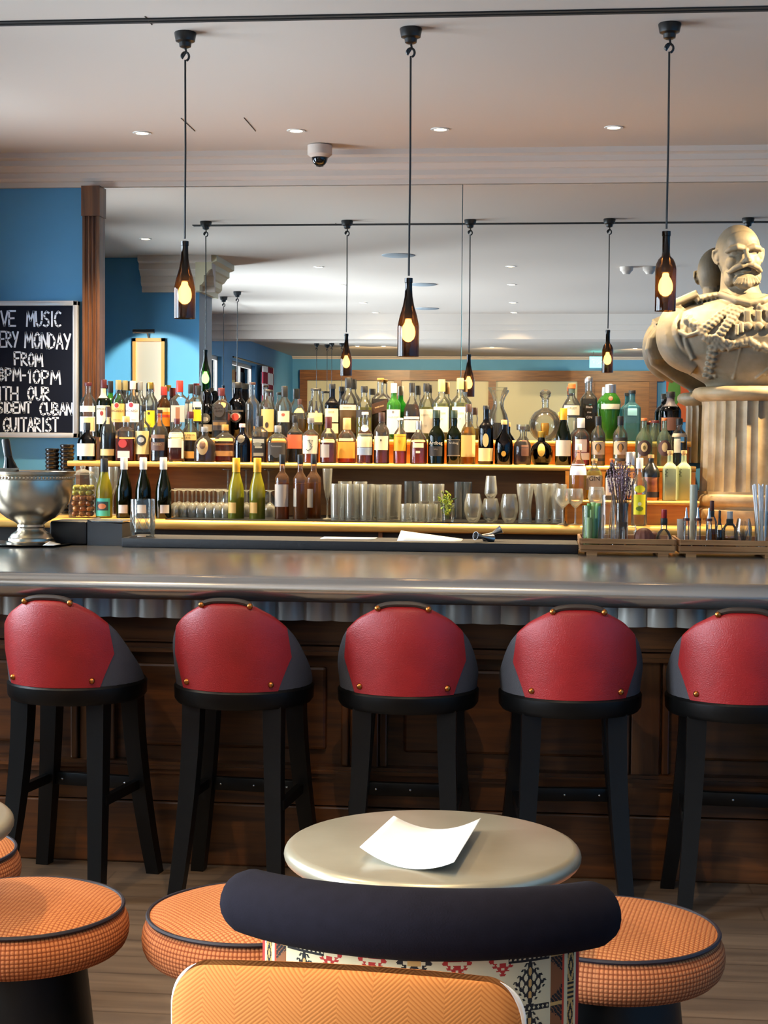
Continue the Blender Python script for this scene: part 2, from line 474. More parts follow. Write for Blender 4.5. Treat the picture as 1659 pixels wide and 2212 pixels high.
# chequered curtain at the rear window
def cur(u, v):
    y = -8.0-1.0*u
    return (XLL+.12+.05*math.sin(u*2*PI*5), y, .05+2.9*v)
cm = MB().grid(61, 30, cur); o = cm.build('curtain', [mat('curtain_cream', '#efe6df', .9), mat('curtain_red', '#8d2431', .9)], None)
for i, p in enumerate(o.data.polygons):
    iu, iv = i % 60, i//60
    if (iu//5+iv//2) % 2: p.material_index = 1
sm = o.modifiers.new('thickness', 'SOLIDIFY'); sm.thickness = .006
tag(o, 'red and cream chequered curtain hanging by the window in the mirror', 'curtain')
MB().tube([(XLL+.1, -9.1, 2.97), (XLL+.1, -5.6, 2.97)], .015).build('curtain_rail', m_black, o)
# emergency exit sign
px_, d_ = 1293, 29.0
t = thing('exit_sign', 'glowing turquoise exit sign hung below the ceiling in the mirror', 'sign', (mx(1288, 28.5), 18.2-28.5, 3.05))
MB().box(-.17, .17, -.02, .02, 0, .2).build('light_box', emit('exit_glow', '#59e6e0', 7.0), t, False)
MB().tube([(-.1, 0, .2), (-.1, 0, .29)], .005).tube([(.1, 0, .2), (.1, 0, .29)], .005).build('bracket', m_black, t)
v, f = text_data('EXIT', .13); MB().add([(-x, .021, y+.1) for x, y, z in v], f).build('lettering', m_white, t, False)
# orange painting
t = thing('painting', 'orange and green abstract painting reflected beside the marble column', 'painting', (mx(1470, 30.1), YB+.012, 2.6))
MB().box(-.35, .35, 0, .04, -.5, .5).build('canvas', mat('orange_paint', '#c9581c', .7, var=('#b7491a', 2)), t, False)
MB().ball((-.2, .04, .1), (.12, .01, .3)).build('green_motif', mat('green_paint', '#4f7d2c', .7), t)

# recessed ceiling lights: four over the back bar, one beside the bust, others over the room
m_lens = emit('lamp_lens', '#ffe2ad', 14.0)
m_trim = mat('white_trim', '#d8d4cc', .5)
def downlight(x, y, label, watts, target=None, size=95, group=None, col=WARM):
    t = thing('downlight', label, 'ceiling light', (x, y, CEIL), 0, group)
    MB().lathe([(.035, -.004), (.05, -.004), (.052, 0), (.035, 0)], 20, cap=False).build('trim_ring', m_trim, t)
    MB().lathe([(.0, -.0035), (.034, -.0035), (.034, -.001), (0, -.001)], 20).build('lens', m_lens, t)
    tg = target or (x, y+.02, 0)
    spot('lamp', (0, 0, -.02), (tg[0]-x, tg[1]-y, tg[2]-CEIL), watts, col, size, .7, .03, t)
for px, py, lb in ((307, 287, 'recessed ceiling spot above the white capped wine bottles'), (640, 282, 'recessed ceiling spot just before the white dome camera'), (951, 279, 'recessed ceiling spot between the dome camera and the bust'), (1326, 275, 'recessed ceiling spot nearest the marble bust')):
    p = atz(px, py, CEIL); downlight(p.x, p.y, lb, BAR_SPOT, (p.x, p.y+.12, 1.2))
downlight(2.3, 8.05, 'recessed ceiling spot beside and before the marble bust', 800, (1.25, 8.5, 2.4), 46)
rows = {14.9: 580, 16.6: 618, 18.7: 657, 20.1: 682}
for i, dd in enumerate(rows):
    for px, s in ((mx(1098+3*i, dd), 'nearer the bust'), (-2.14, 'nearer the pilaster')):
        downlight(px, 18.2-dd, 'recessed ceiling spot over the seating, %s of its row, %s' % (('first', 'second', 'third', 'last')[i], s), ROOM_SPOT, None, 110)
for i, (px, dd) in enumerate(((769, 27.0), (826, 27.0), (1364, 27.5), (1060, 27.2))):
    downlight(mx(px, dd), 18.2-dd, 'far recessed ceiling spot reflected before the oak screen, %s of four' % ('first', 'second', 'last', 'third')[i], ROOM_SPOT*1.3, (mx(px, dd), YB+.3, 1.6), 125)
for x_, y_ in ((-3.3, 5.4),):
    downlight(x_, y_, 'recessed ceiling spot reflected close to the pilaster', ROOM_SPOT*.5, None, 110)
for i, (x, y) in enumerate(((-1.29, 4.2), (-1.26, 1.65), (-1.43, -1.3))):
    tag(MB().lathe([(0, -.012), (.13, -.01), (.15, -.004), (.15, 0)], 28).build('ceiling_speaker', m_grey), 'flat round grey ceiling speaker reflected in the mirror, %s of three' % ('nearest', 'middle', 'farthest')[i], 'speaker').location = (x, y, CEIL)
for px, s in ((1343, 'nearer the middle of the room'), (1391, 'nearer the bust')):
    tag(MB().lathe([(0, -.07), (.03, -.068), (.05, -.04), (.06, -.035), (.065, 0)], 20).build('smoke_detector', m_white), 'small white smoke detector reflected on the ceiling, %s' % s, 'smoke detector').location = (mx(px, 15.0), 18.2-15.0, CEIL)
def dome_camera(loc, label, s=1.0):
    t = thing('dome_camera', label, 'security camera', loc)
    MB().lathe([(.058*s, 0), (.07*s, -.004), (.07*s, -.055*s), (.05*s, -.072*s)], 28).build('housing', m_white, t)
    MB().ball((0, 0, -.072*s), (.046*s, .046*s, .05*s), 20, 12).build('dome', mat('smoked_dome', '#0a0a0c', .08), t)
    MB().lathe([(.0, -.1*s), (.02*s, -.108*s), (.022*s, -.12*s), (.0, -.126*s)], 14).build('lens_cover', m_black, t)
    return t
p = atz(691, 313, CEIL); dome_camera((p.x, p.y, CEIL), 'white dome security camera with a black eye under the ceiling')
dome_camera((mx(1391, 26.0), 18.2-26.0, CEIL), 'small dome security camera reflected beside the exit sign', 1.1)
# ------------------------------------------------------------------ the bar counter
ZB = 1.165
def zinc_mat(name, a, b, rough):
    m = mat(name, a, rough, .85, var=(b, 2.2), bump=(.12, 9))
    return m
m_zinc = zinc_mat('zinc', '#b8b5b1', '#a19d99', .2)
m_zinc2 = mat('dull_zinc', '#c2bcb1', .35, .12, var=('#aaa498', 2.2), bump=(.12, 9))
bar = thing('bar_counter', 'long zinc topped bar counter with a dark panelled oak front', 'bar counter')
BX0, BX1 = XL+.02, 3.4
pr = [(7.26, 1.10), (7.26, ZB)]
for i in range(13):
    a = PI/2+PI*i/12; pr.append((5.55+.055*math.cos(a), ZB-.047+.047*math.sin(a)))
pr += [(5.6, 1.071), (5.75, 1.085)]
MB().extrude(pr, 'x', BX0, BX1).build('zinc_top', m_zinc, bar)
nfl = int((BX1-BX0)/.106)
def apr(u, v):
    x = BX0+u*(BX1-BX0); ph = (x-at(295, 1310, 5.72).x)/.106
    fr_ = ph-math.floor(ph)
    return (x, 5.735-.03*math.sin(fr_*PI)**.7+.0, .985+v*.095)
MB().grid(nfl*10+1, 2, apr).box(BX0, BX1, 5.742, 5.85, .985, 1.085).build('fluted_apron', m_zinc2, bar)
fp = MB()
fp.box(BX0, BX1, 5.93, 7.2, .0, 1.10)
fp.build('carcass', m_barwood, bar, False)
fr = MB(); fr.box(BX0, BX1, 5.875, 5.93, .885, 1.0)
fr.build('frieze_rail', m_barwood, bar, False)
md = MB()
for z, dy, hh in ((.885, .0, .012), (.868, .018, .017), (.852, .03, .016), (.842, .012, .01)): md.box(BX0, BX1, 5.865-dy+.02, 5.93, z-hh, z)
for z, dy, hh in ((.405, .012, .012), (.393, .022, .014), (.378, .008, .02)): md.box(BX0, BX1, 5.88-dy, 5.93, z-hh, z)
md.build('moulding', m_barwood, bar, False)
st = -3.87
stiles = [st+1.07*i for i in range(7)]
for x in stiles:
    MB().box(x-.055, x+.055, 5.895, 5.93, .36, .85, bev=.006).build('stile', m_barwoodz, bar, False)
    for sx in (-1, 1):
        MB().box(x+sx*.075-.014, x+sx*.075+.014, 5.885, 5.93, .405, .84, bev=.006).build('bead', m_barwoodz, bar, False)
for a, b in zip(stiles[:-1], stiles[1:]):
    MB().box(a+.15, b-.15, 5.905, 5.935, .46, .785, bev=.012).build('raised_panel', m_barwood, bar, False)
MB().box(BX0, BX1, 5.89, 5.93, .25, .36).build('lower_rail', m_barwood, bar, False)
MB().box(BX0, BX1, 5.885, 5.93, .0, .245, bev=.008).build('plinth', m_barwood, bar, False)

# rubber mat ledge along the bartender's side
m_rubber = mat('black_rubber', '#14151a', .55, bump=(.3, 80))
xa, xb = at(271, 1170, 7.0).x, at(1249, 1170, 7.0).x
tag(MB().box(xa, xb, 6.93, 7.22, ZB, 1.208, bev=.006).build('bar_mat', m_rubber, None), 'long raised black rubber mat along the back edge of the bar', 'bar mat')

# ------------------------------------------------------------------ the back bar
ZC, ZL, ZU, ZG = 1.23, 1.537, 1.672, 1.358
bb = thing('back_bar', 'oak back bar with stepped bottle shelves below the mirror', 'back bar')
SX0, SX1 = at(145, 1005, 8.5).x, .84
def lip(y0, y1, z0, z1, x0, x1):
    h = (z1-z0)/2; pr = [(y1, z0), (y1, z1)]
    for i in range(9):
        a = PI/2+PI*i/8; pr.append((y0+h+h*math.cos(a), (z0+z1)/2+h*math.sin(a)))
    return MB().extrude(pr, 'x', x0, x1)
lip(8.14, 9.08, 1.178, ZC, -3.9, 3.4).build('counter_top', m_shelf, bb)
lip(8.5, 9.08, 1.507, ZL, SX0, SX1).build('lower_shelf', m_shelf, bb)
lip(8.8, 9.08, 1.642, ZU, SX0+.1, SX1).build('upper_step', m_shelf, bb)
MB().box(SX0+.04, SX1-.02, 8.86, 8.88, ZC, 1.507).build('backing_board', m_backing, bb, False)
MB().box(SX0+.12, SX1-.01, 8.83, 8.85, ZL, 1.642).build('riser', m_orange_oak, bb, False)
MB().box(SX0+.04, SX0+.065, 8.53, 9.07, ZC, 1.507).build('end_board', m_oak, bb, False)
MB().box(-3.85, 3.35, 8.24, 9.07, 0, 1.178).build('cabinet', m_darkcab, bb, False)
MB().box(at(818, 1165, 8.22).x, at(824, 1165, 8.22).x+.006, 8.2, 8.24, .2, 1.178).build('upright', m_oak, bb, False)
MB().box(at(360, 1120, 8.2).x, at(1225, 1120, 8.2).x, 8.17, 8.8, ZC, ZC+.005).build('glass_mat', m_black, bb, False)
gs = thing('gin_shelf', 'low honey oak step shelf holding the cork stoppered bottles', 'shelf')
gx0, gx1 = at(1222, 1075, 8.3).x, .835
lip(8.24, 8.47, 1.336, ZG, gx0, gx1).build('board', m_shelf, gs)
MB().box(gx0+.01, gx1, 8.28, 8.30, ZC, 1.336).build('front_panel', m_orange_oak, gs, False)
MB().box(gx0, gx1, 8.475, 8.49, ZC, 1.506).build('back_panel', m_orange_oak, gs, False)
# papers lying on the mat
m_pp = mat('white_paper', '#e9e6e0', .8)
def sheet(name, px0, px1, y0, y1, z, label, lift=0.0, cat='paper'):
    a, b = at(px0, 1160, (y0+y1)/2).x, at(px1, 1160, (y0+y1)/2).x
    g = MB().grid(9, 3, lambda u, v: (a+(b-a)*u, y0+(y1-y0)*v, z+lift*(1-u)*v))
    o = g.build(name, m_pp); sm = o.modifiers.new('thickness', 'SOLIDIFY'); sm.thickness = .0012; sm.offset = 1
    return tag(o, label, cat)
sheet('paper_sheet', 696, 812, 7.06, 7.2, 1.2085, 'flat bright paper sheet lying on the black bar mat', 0)
sheet('folded_paper', 862, 998, 7.0, 7.2, 1.2085, 'folded paper with a lifted corner on the black bar mat', .035)
# chalkboard
t = thing('chalkboard', 'chalkboard in a silver frame announcing live music every Monday', 'chalkboard')
YF = 9.06
def bp(px, py, Y=YF): p = at(px, py, Y); return p.x, p.z
x0, z1 = bp(-46, 650); x1, z0 = bp(169, 946)
m_chrome = mat('silver_frame', '#d9dade', .2, .55)
m_slate = mat('slate_board', '#0b1120', .85, spec=.15)
fw_ = .030
f = MB()
for a, b, c, d in ((x0, x1, z1-fw_, z1), (x0, x1, z0, z0+fw_), (x0, x0+fw_, z0, z1), (x1-fw_, x1, z0, z1)): f.box(a, b, YF-.012, YF+.04, c, d, bev=.004)
f.build('frame', m_chrome, t)
MB().box(x0+.01, x1-.01, YF, YF+.03, z0+.01, z1-.01).build('board', m_slate, t, False)
STROKES = {
 'A': [[(0, 0), (.5, 1), (1, 0)], [(.2, .35), (.8, .35)]], 'B': [[(0, 0), (0, 1), (.7, .9), (.75, .65), (.1, .53), (.9, .35), (.8, .08), (0, 0)]],
 'C': [[(1, .88), (.6, 1), (.2, .8), (.05, .45), (.25, .1), (.6, 0), (1, .08)]], 'D': [[(0, 0), (0, 1), (.6, .85), (.95, .5), (.7, .12), (0, 0)]],
 'E': [[(.95, 1), (0, 1), (0, 0), (1, 0)], [(0, .5), (.75, .52)]], 'F': [[(1, 1), (0, 1), (.08, 0)], [(0, .5), (.75, .52)]],
 'G': [[(1, .88), (.6, 1), (.2, .8), (.05, .45), (.25, .1), (.6, 0), (.95, .15), (.95, .42), (.6, .42)]], 'H': [[(0, 0), (0, 1)], [(1, 0), (1, 1)], [(0, .5), (1, .5)]],
 'I': [[(.5, 0), (.5, 1)]], 'L': [[(.1, 1), (.1, 0), (.9, 0)]], 'M': [[(0, 0), (.1, 1), (.5, .35), (.88, 1), (1, 0)]], 'N': [[(0, 0), (.05, 1), (.9, 0), (1, 1)]],
 'O': [[(.5, 1), (.12, .75), (.05, .4), (.3, .03), (.65, .03), (.95, .4), (.88, .8), (.5, 1)]], 'P': [[(.05, 0), (0, 1), (.75, .92), (.85, .65), (.55, .47), (.05, .45)]],
 'R': [[(.05, 0), (0, 1), (.75, .92), (.8, .66), (.05, .48), (1, 0)]], 'S': [[(.92, .9), (.5, 1), (.12, .8), (.25, .58), (.8, .42), (.9, .15), (.5, 0), (.05, .08)]],
 'T': [[(0, 1), (1, 1)], [(.5, 1), (.5, 0)]], 'U': [[(0, 1), (.08, .25), (.4, 0), (.75, .1), (1, .4), (1, 1)]], 'V': [[(0, 1), (.5, 0), (1, 1)]],
 'W': [[(0, 1), (.25, 0), (.5, .7), (.75, 0), (1, 1)]], 'Y': [[(0, 1), (.5, .5)], [(1, 1), (.35, 0)]], '8': [[(.5, .52), (.1, .75), (.5, 1), (.88, .75), (.1, .25), (.5, 0), (.92, .25), (.5, .52)]],
 '1': [[(.2, .75), (.6, 1), (.6, 0)]], '0': [[(.5, 1), (.12, .75), (.05, .4), (.3, .03), (.65, .03), (.95, .4), (.88, .8), (.5, 1)]], '-': [[(.1, .5), (.9, .5)]]}
def chalk(word, pxa, pxb, ya, yb, drop, mb):
    wd = {'I': .4, '1': .5, '-': .7, 'M': 1.25, 'W': 1.25}
    tot = sum(wd.get(c, 1) for c in word)+.22*(len(word)-1); u = (pxb-pxa)/tot; x = pxa
    for c in word:
        w = wd.get(c, 1)*u; lift = drop*(x-pxa)/(pxb-pxa)
        for s_ in STROKES[c]:
            pts = []
            for q in s_:
                X, Z = bp(x+q[0]*w, yb+lift-(yb-ya)*q[1]); pts.append(Vector((X, YF-.001, Z)))
            for p, q in zip(pts[:-1], pts[1:]):
                dd = (q-p).normalized(); nn = Vector((dd.z, 0, -dd.x))*.0054
                e = dd*.003
                mb.add([p+nn-e, p-nn-e, q-nn+e, q+nn+e, p+nn-e+Vector((0, .002, 0)), p-nn-e+Vector((0, .002, 0)), q-nn+e+Vector((0, .002, 0)), q+nn+e+Vector((0, .002, 0))],
                       [(0, 1, 2, 3), (0, 4, 5, 1), (1, 5, 6, 2), (2, 6, 7, 3), (3, 7, 4, 0)])
        x += w+.22*u
ch = MB()
for a in (('LIVE', -24, 34, 672, 704, 0), ('MUSIC', 58, 131, 673, 705, 0), ('EVERY', -28, 39, 716, 749, 1), ('MONDAY', 54, 152, 718, 751, 4), ('FROM', 31, 92, 761, 788, 5),
          ('8PM', -4, 45, 795, 822, 1), ('-', 48, 56, 797, 825, 0), ('10PM', 60, 130, 799, 827, 4), ('WITH', -24, 38, 836, 864, 0), ('OUR', 60, 107, 836, 864, 1),
          ('RESIDENT', -32, 67, 869, 892, 0), ('CUBAN', 86, 156, 870, 896, 1), ('GUITARIST', 7, 126, 903, 932, 0)): chalk(*a, ch)
ch.build('chalk_lettering', mat('chalk', '#d3def2', .9), t, False, fix=False)
# ------------------------------------------------------------------ bar stools
m_red = mat('red_leather', '#a01d1d', .42, bump=(.35, 240), var=('#931a1b', 12))
m_greyl = mat('grey_leather', '#4a494d', .5, bump=(.35, 240))
m_copper = mat('copper_stud', '#b9743a', .28, 1.0)
m_steel = mat('steel_screw', '#c8c8c8', .25, 1.0)
m_strap = mat('dark_strap', '#33261f', .45)
ZS = .766
def Hs(phi):
    a = abs(math.degrees(phi)); K = [(0, .315), (14, .315), (24, .305), (40, .27), (57, .21), (75, .12), (92, .055), (112, .0)]
    for (a0, h0), (a1, h1) in zip(K[:-1], K[1:]):
        if a <= a1:
            s_ = (a-a0)/(a1-a0); return h0+(h1-h0)*s_
    return 0.0
def shell_pt(phi, v, off=0.0):
    """v 0..1: outer face bottom to top, 1..1.35: over the rolled top edge, 1.35..2: down the inside"""
    H = max(Hs(phi), .012); th = .05
    def rad(z): t = z/.315; return .250+.018*math.sin(min(t, 1)*PI*.62)-.012*max(0, t-.7)/.3
    if v <= 1: z = (H-.02)*v; r = rad(z)+off
    elif v <= 1.35:
        a = (v-1)/.35*PI; z = (H-.02)+.02*math.sin(a); r = rad(H-.02)-th/2+(th/2+off)*math.cos(a)
    else: z = (H-.02)*(1-(v-1.35)/.65); r = rad(z)-th
    return (r*math.sin(phi), -r*math.cos(phi), ZS+z)
def phr(v):
    v = min(v, 1.0); return math.radians(44+11*min(v/.6, 1)-5*max(0, (v-.6)/.4))
def make_stool(loc, rz, label):
    t = thing('bar_stool', label, 'bar stool', loc, rz, 'red backed bar stools along the counter')
    vs = [i/10 for i in range(11)]+[1+.35*i/6 for i in range(1, 7)]+[1.35+.65*i/5 for i in range(1, 6)]
    def strip(f0, f1, n, off):
        mb = MB(); V = []; F = []
        for v in vs:
            a, b = f0(v), f1(v)
            for i in range(n): V.append(shell_pt(a+(b-a)*i/(n-1), v, off))
        for j in range(len(vs)-1):
            for i in range(n-1): F.append((j*n+i, j*n+i+1, (j+1)*n+i+1, (j+1)*n+i))
        return mb.add(V, F)
    e = math.radians(112)
    strip(lambda v: -phr(v), phr, 25, .0035).build('backrest_panel', m_red, t)['label'] = 'red leather back panel'
    strip(lambda v: phr(v)-.02, lambda v: e, 14, 0).build('backrest_side', m_greyl, t)
    strip(lambda v: -e, lambda v: -phr(v)+.02, 14, 0).build('backrest_side', m_greyl, t)
    MB().lathe([(0, ZS-.01), (.235, ZS-.01), (.24, ZS+.01), (.2, ZS+.045), (.1, ZS+.055), (0, ZS+.057)], 32).build('seat', m_greyl, t)
    MB().lathe([(.0, ZS-.066), (.246, ZS-.066), (.256, ZS-.052), (.258, ZS-.008), (.25, ZS+.002), (0, ZS+.002)], 40).build('seat_ring', m_blackwood, t)
    hp = []
    for i in range(13):
        u = -1+2*i/12; ph = math.radians(17)*u*1.25
        hp.append((.246*math.sin(ph)*1.0, -.238, ZS+.309+.014*(1-abs(u)**3)))
    h = MB().tube(hp, [.0105]*13, 8).build('handle', m_strap, t)
    for s_ in (0, -1): MB().ball((hp[s_][0], -.247, ZS+.307), (.011, .008, .011), 10, 6).build('stud', m_copper, h)
    for s_ in (-1, 1):
        ph = math.radians(37)*s_; p = shell_pt(ph, .1, .005)
        MB().ball(p, (.0115, .0095, .0115), 12, 7).build('stud', m_copper, t)
    def leg(x0, y0, x1, y1, bend):
        V = []; F = []; n = 9
        for i in range(n):
            q = i/(n-1); b = q**bend
            x, y, z = x0+(x1-x0)*b, y0+(y1-y0)*b, (ZS-.06)*(1-q)
            w = .034-.009*q
            for sx, sy in ((-1, -1), (1, -1), (1, 1), (-1, 1)): V.append((x+sx*w, y+sy*w, z))
        for i in range(n-1):
            for k in range(4):
                k2 = (k+1) % 4; F.append((i*4+k, i*4+k2, (i+1)*4+k2, (i+1)*4+k))
        F += [(3, 2, 1, 0), tuple((n-1)*4+k for k in range(4))]
        return MB().add(V, F)
    for s_ in (-1, 1):
        leg(s_*.150, -.138, s_*.188, -.235, 1.7).build('leg', m_blackwood, t)
        leg(s_*.166, .122, s_*.232, .185, 1.5).build('leg', m_blackwood, t)
    b = MB().box(-.20, .20, .135, .165, .325, .375, bev=.004).build('footrest', m_blackwood, t)
    for x in (-.13, 0, .13): MB().ball((x, .133, .35), (.005, .004, .005), 8, 5).build('screw', m_steel, b)
    for s_ in (-1, 1):
        MB().box(s_*.185-.012, s_*.185+.012, -.17, .14, .335, .37).build('side_stretcher', m_blackwood, t, False)
    return t
where = ['bar stool nearest the punch bowl and the chalkboard end of the bar', 'bar stool below the yellow capped wine bottles, second from the punch bowl',
         'middle bar stool of the five, straight behind the round zinc table', 'bar stool second from the bust end of the bar', 'bar stool cut by the photo edge below the marble bust']
s0 = None
for (px, rz), lb in zip(((168, 9), (528, 5), (882, 0), (1231, -5), (1594, 3)), where):
    p = at(px, 1478, 5.615); l = (p.x, 5.615, 0)
    if s0 is None: s0 = make_stool(l, math.radians(-rz), 'red leather backed '+lb)
    else: dup(s0, l, math.radians(-rz), 'red leather backed '+lb)

# ------------------------------------------------------------------ round zinc tables
m_tz = mat('table_zinc', '#a59e89', .3, .5, var=('#948b75', 5), bump=(.05, 12))
def round_table(loc, R, label, rb=.235):
    t = thing('round_table', label, 'table', loc, 0, 'round zinc tables')
    h = .72; r = .021
    pr = [(0, h-.03), (R-.03, h-.042)]
    for i in range(11):
        a = -PI/2+PI*i/10; pr.append((R-r+r*math.cos(a), h-r+r*math.sin(a)))
    pr.append((0, h))
    MB().lathe(pr, 72).build('tabletop', m_tz, t)
    MB().lathe([(.0, .03), (.055, .03), (.045, .06), (.04, .66), (.11, .685), (.11, .692), (0, .692)], 24).build('pedestal', m_black, t)
    MB().lathe([(0, 0), (rb, 0), (rb, .012), (rb-.035, .022), (.06, .034), (0, .034)], 36).build('base', m_black, t)
    return t
pt = atz(934, 1821, .72)
TBL = pt
round_table((pt.x, pt.y, 0), 648/2*pt.y/FPX, 'round zinc topped table with a white card lying on it')
pl = atz(-311, 1770, .72)
round_table((pl.x, pl.y, 0), 350*pl.y/FPX, 'round zinc topped table mostly out of the photo, beside the orange stools', .16)
# card curled up at its two ends
corners = [atz(*q, .7525) for q in ((850, 1763), (1039, 1768), (981, 1863), (777, 1830))]
def card(u, v):
    a = corners[0].lerp(corners[1], u); b = corners[3].lerp(corners[2], u); p = b.lerp(a, v)
    return (p.x, p.y, .7225+.030*(2*u-1)**2)
o = MB().grid(17, 5, card).build('menu_card', mat('card_white', '#fbfaf6', .75), None)
sm = o.modifiers.new('thickness', 'SOLIDIFY'); sm.thickness = .0015; sm.offset = 1
tag(o, 'curled blank white card lying on the round zinc table', 'card')

# ------------------------------------------------------------------ low orange stools
w_top = sinweave('orange_weave', '#c1804f', '#96502d', 'top')
w_side = sinweave('orange_weave_band', '#bd764a', '#7d3b1d', 'side')
m_pipe = mat('navy_piping', '#1b1520', .6)
def pouf(label):
    t = thing('low_stool', label, 'stool', (0, 0, 0), 0, 'low round orange stools')
    R = .275
    MB().lathe([(R-.012, .455), (R-.05, .47), (R-.12, .478), (0, .48)], 56).build('seat_top', w_top, t)
    pr = [(R-.075, .345)]
    for i in range(9):
        a = -PI/2+PI*i/8; pr.append((R-.03+.034*math.cos(a), .40+.053*math.sin(a)))
    pr += [(R-.012, .455)]
    MB().lathe(pr, 56).build('seat_band', w_side, t)
    ringp = [((R-.012)*math.cos(2*PI*k/56), (R-.012)*math.sin(2*PI*k/56), .456) for k in range(57)]
    MB().tube(ringp, .0055, 6, cap=False).build('piping', m_pipe, t)
    MB().lathe([(0, 0), (.20, 0), (.20, .02), (.165, .345), (0, .345)], 40).build('base', m_blackwood, t)
    return t
pf = pouf('x')
spots = [None, None, None, (-166, 1832, 'orange woven stool tucked under the table cut by the photo edge')]
spots[0] = (42, 1951, 'whole looking orange woven stool nearest the stool under the cut off table')
spots[1] = (545, 1963, 'orange woven stool half hidden by the navy tub chair on its daylight side')
spots[2] = (1320, 1996, 'orange woven stool half hidden by the navy tub chair on its bust side')
for i, (px, py, lb) in enumerate(spots):
    p = atz(px, py, .465)
    if i == 0: pf.location = (p.x, p.y, 0); pf['label'] = lb
    else: dup(pf, (p.x, p.y, 0), .7*i, lb)

# ------------------------------------------------------------------ navy armchair with a patterned back
m_navy = mat('navy_wool', '#15131b', .95, bump=(.2, 300), var=('#121017', 40), spec=.1)
ax = at(893, 1990, 2.72).x
t = thing('tub_chair', 'navy tub chair with a fat rolled top and a geometric patterned back', 'chair', (ax, 3.18, 0))
Rr = .46
def arc(a, r, z): return (r*math.sin(a), -r*math.cos(a), z)
A = math.radians(49)
pts = []; rad = []
for i in range(41):
    u = -1+2*i/40
    zc = .795-.012*abs(u)**2
    pts.append(arc(A*u*1.0, Rr, zc)); q = min(1, (1-abs(u))/.09); rad.append(.064*math.sqrt(max(.02, 1-(1-q)**2))-.004*abs(u))
MB().tube(pts, rad, 20).build('rolled_top', m_navy, t)
def pattern(u, z):
    """u across the back in metres from its middle, z up; returns a material index: 0 cream 1 black 2 red 3 brown 4 tan 5 scarlet line"""
    a = abs(u); P = .092
    zc = (z-.669+P/2) % P-P/2
    if a > .318: return 2
    if a > .313: return 0
    if a > .297:
        k = (zc/P+.5)*2
        if k < .8: return 1 if (z*230) % 2 < 1.25 else 4
        s_ = (a-.305)/.008; zz = (k-1.4)/.6
        return 1 if .4 < abs(s_)+abs(zz) < .85 or abs(s_)+abs(zz) > 1.45 else 4
    if a > .290: return 0
    if a > .284: return 5
    zb = P/2-abs(zc)
    if a > .258:
        if zb < .004: return 4
        st = int((a-.258)/.004)
        if zb < .012+.0035*st: return 1 if (int(a*500)+int(z*400)) % 4 else 3
        return 3
    du = a-.215
    if zb < .0062 and .172 < a < .256:
        return 0 if ((a*1000) % 9.5-4.75)**2+(zb*1000)**2 < 5.5 else 1
    if abs(du) < .0035 and abs(zc) > .030: return 1
    dia = abs(du)/.031+abs(zc)/.043
    if dia < 1.16:
        gx, gz = .0165, .0215
        for ox, oz in ((0, 0), (.5, .5)):
            ex = ((du/gx+ox+.5) % 1-.5)*gx; ez = ((zc/gz+oz+.5) % 1-.5)*gz
            if (ex/.0037)**2+(ez/.0070)**2 < 1 and dia < 1.02: return 4 if abs(du) < .004 else 0
        if dia < .97: return 1
        return 1 if (zc/.0108) % 1 < .5 else 0
    for c0, w, col in ((.161, 1, 2), (.077, 1, 2), (0, 1.2, 1)):
        dv = abs(a-c0)/w; dz = zb
        r_ = dv/.022+dz/.026
        if r_ < 1:
            if col == 1 and dv < .010 and dz < .006: return 4
            if (dv-.009)**2+(dz-.007)**2 < .0032**2 or dv**2+(dz-.015)**2 < .0028**2: return 0
            if dz < .003 and dv < .017: return 0
            return col
        if r_ < 1.25 and (dz/.008) % 1 < .5: return col
    return 0
mats_p = [mat('cream_cotton', '#c2b48c', .9), mat('black_thread', '#17120f', .9), mat('red_thread', '#9c241a', .9), mat('brown_thread', '#7d4a22', .9), mat('tan_thread', '#b78f4f', .9), mat('scarlet_thread', '#b03318', .9)]
pm = MB(); NU, NZ = 420, 170; HALF = .325
Rb = Rr-.03
for j in range(NZ+1):
    z = .40+.37*j/NZ
    for i in range(NU+1):
        u = -HALF+2*HALF*i/NU
        pm.v.append(arc(u/Rb, Rb+.004*math.sin((z-.4)*6), z))
for j in range(NZ):
    for i in range(NU):
        k = j*(NU+1)+i; pm.f.append((k, k+1, k+NU+2, k+NU+1))
        pm.m.append(pattern(-HALF+2*HALF*(i+.5)/NU, .40+.37*(j+.5)/NZ))
o = pm.build('patterned_back', mats_p, t, True, fix=False); o['label'] = 'cream back panel with black and red woven motifs'
inner = MB()
def wallf(u, v): return arc(-.75+1.5*u, Rb-.005, .17+.59*v)
inner.grid(40, 6, wallf)
o = inner.build('shell', m_navy, t); sm = o.modifiers.new('thickness', 'SOLIDIFY'); sm.thickness = .07; sm.offset = -1
MB().lathe([(0, .17), (.32, .17), (.33, .2), (.325, .38), (.295, .43), (0, .445)], 40).build('seat', m_navy, t)
for sx in (-1, 1):
    for sy in (-1, 1):
        MB().lathe([(.016, 0), (.024, .17)], 12, c=(sx*.22, sy*.19, 0)).build('leg', m_blackwood, t)

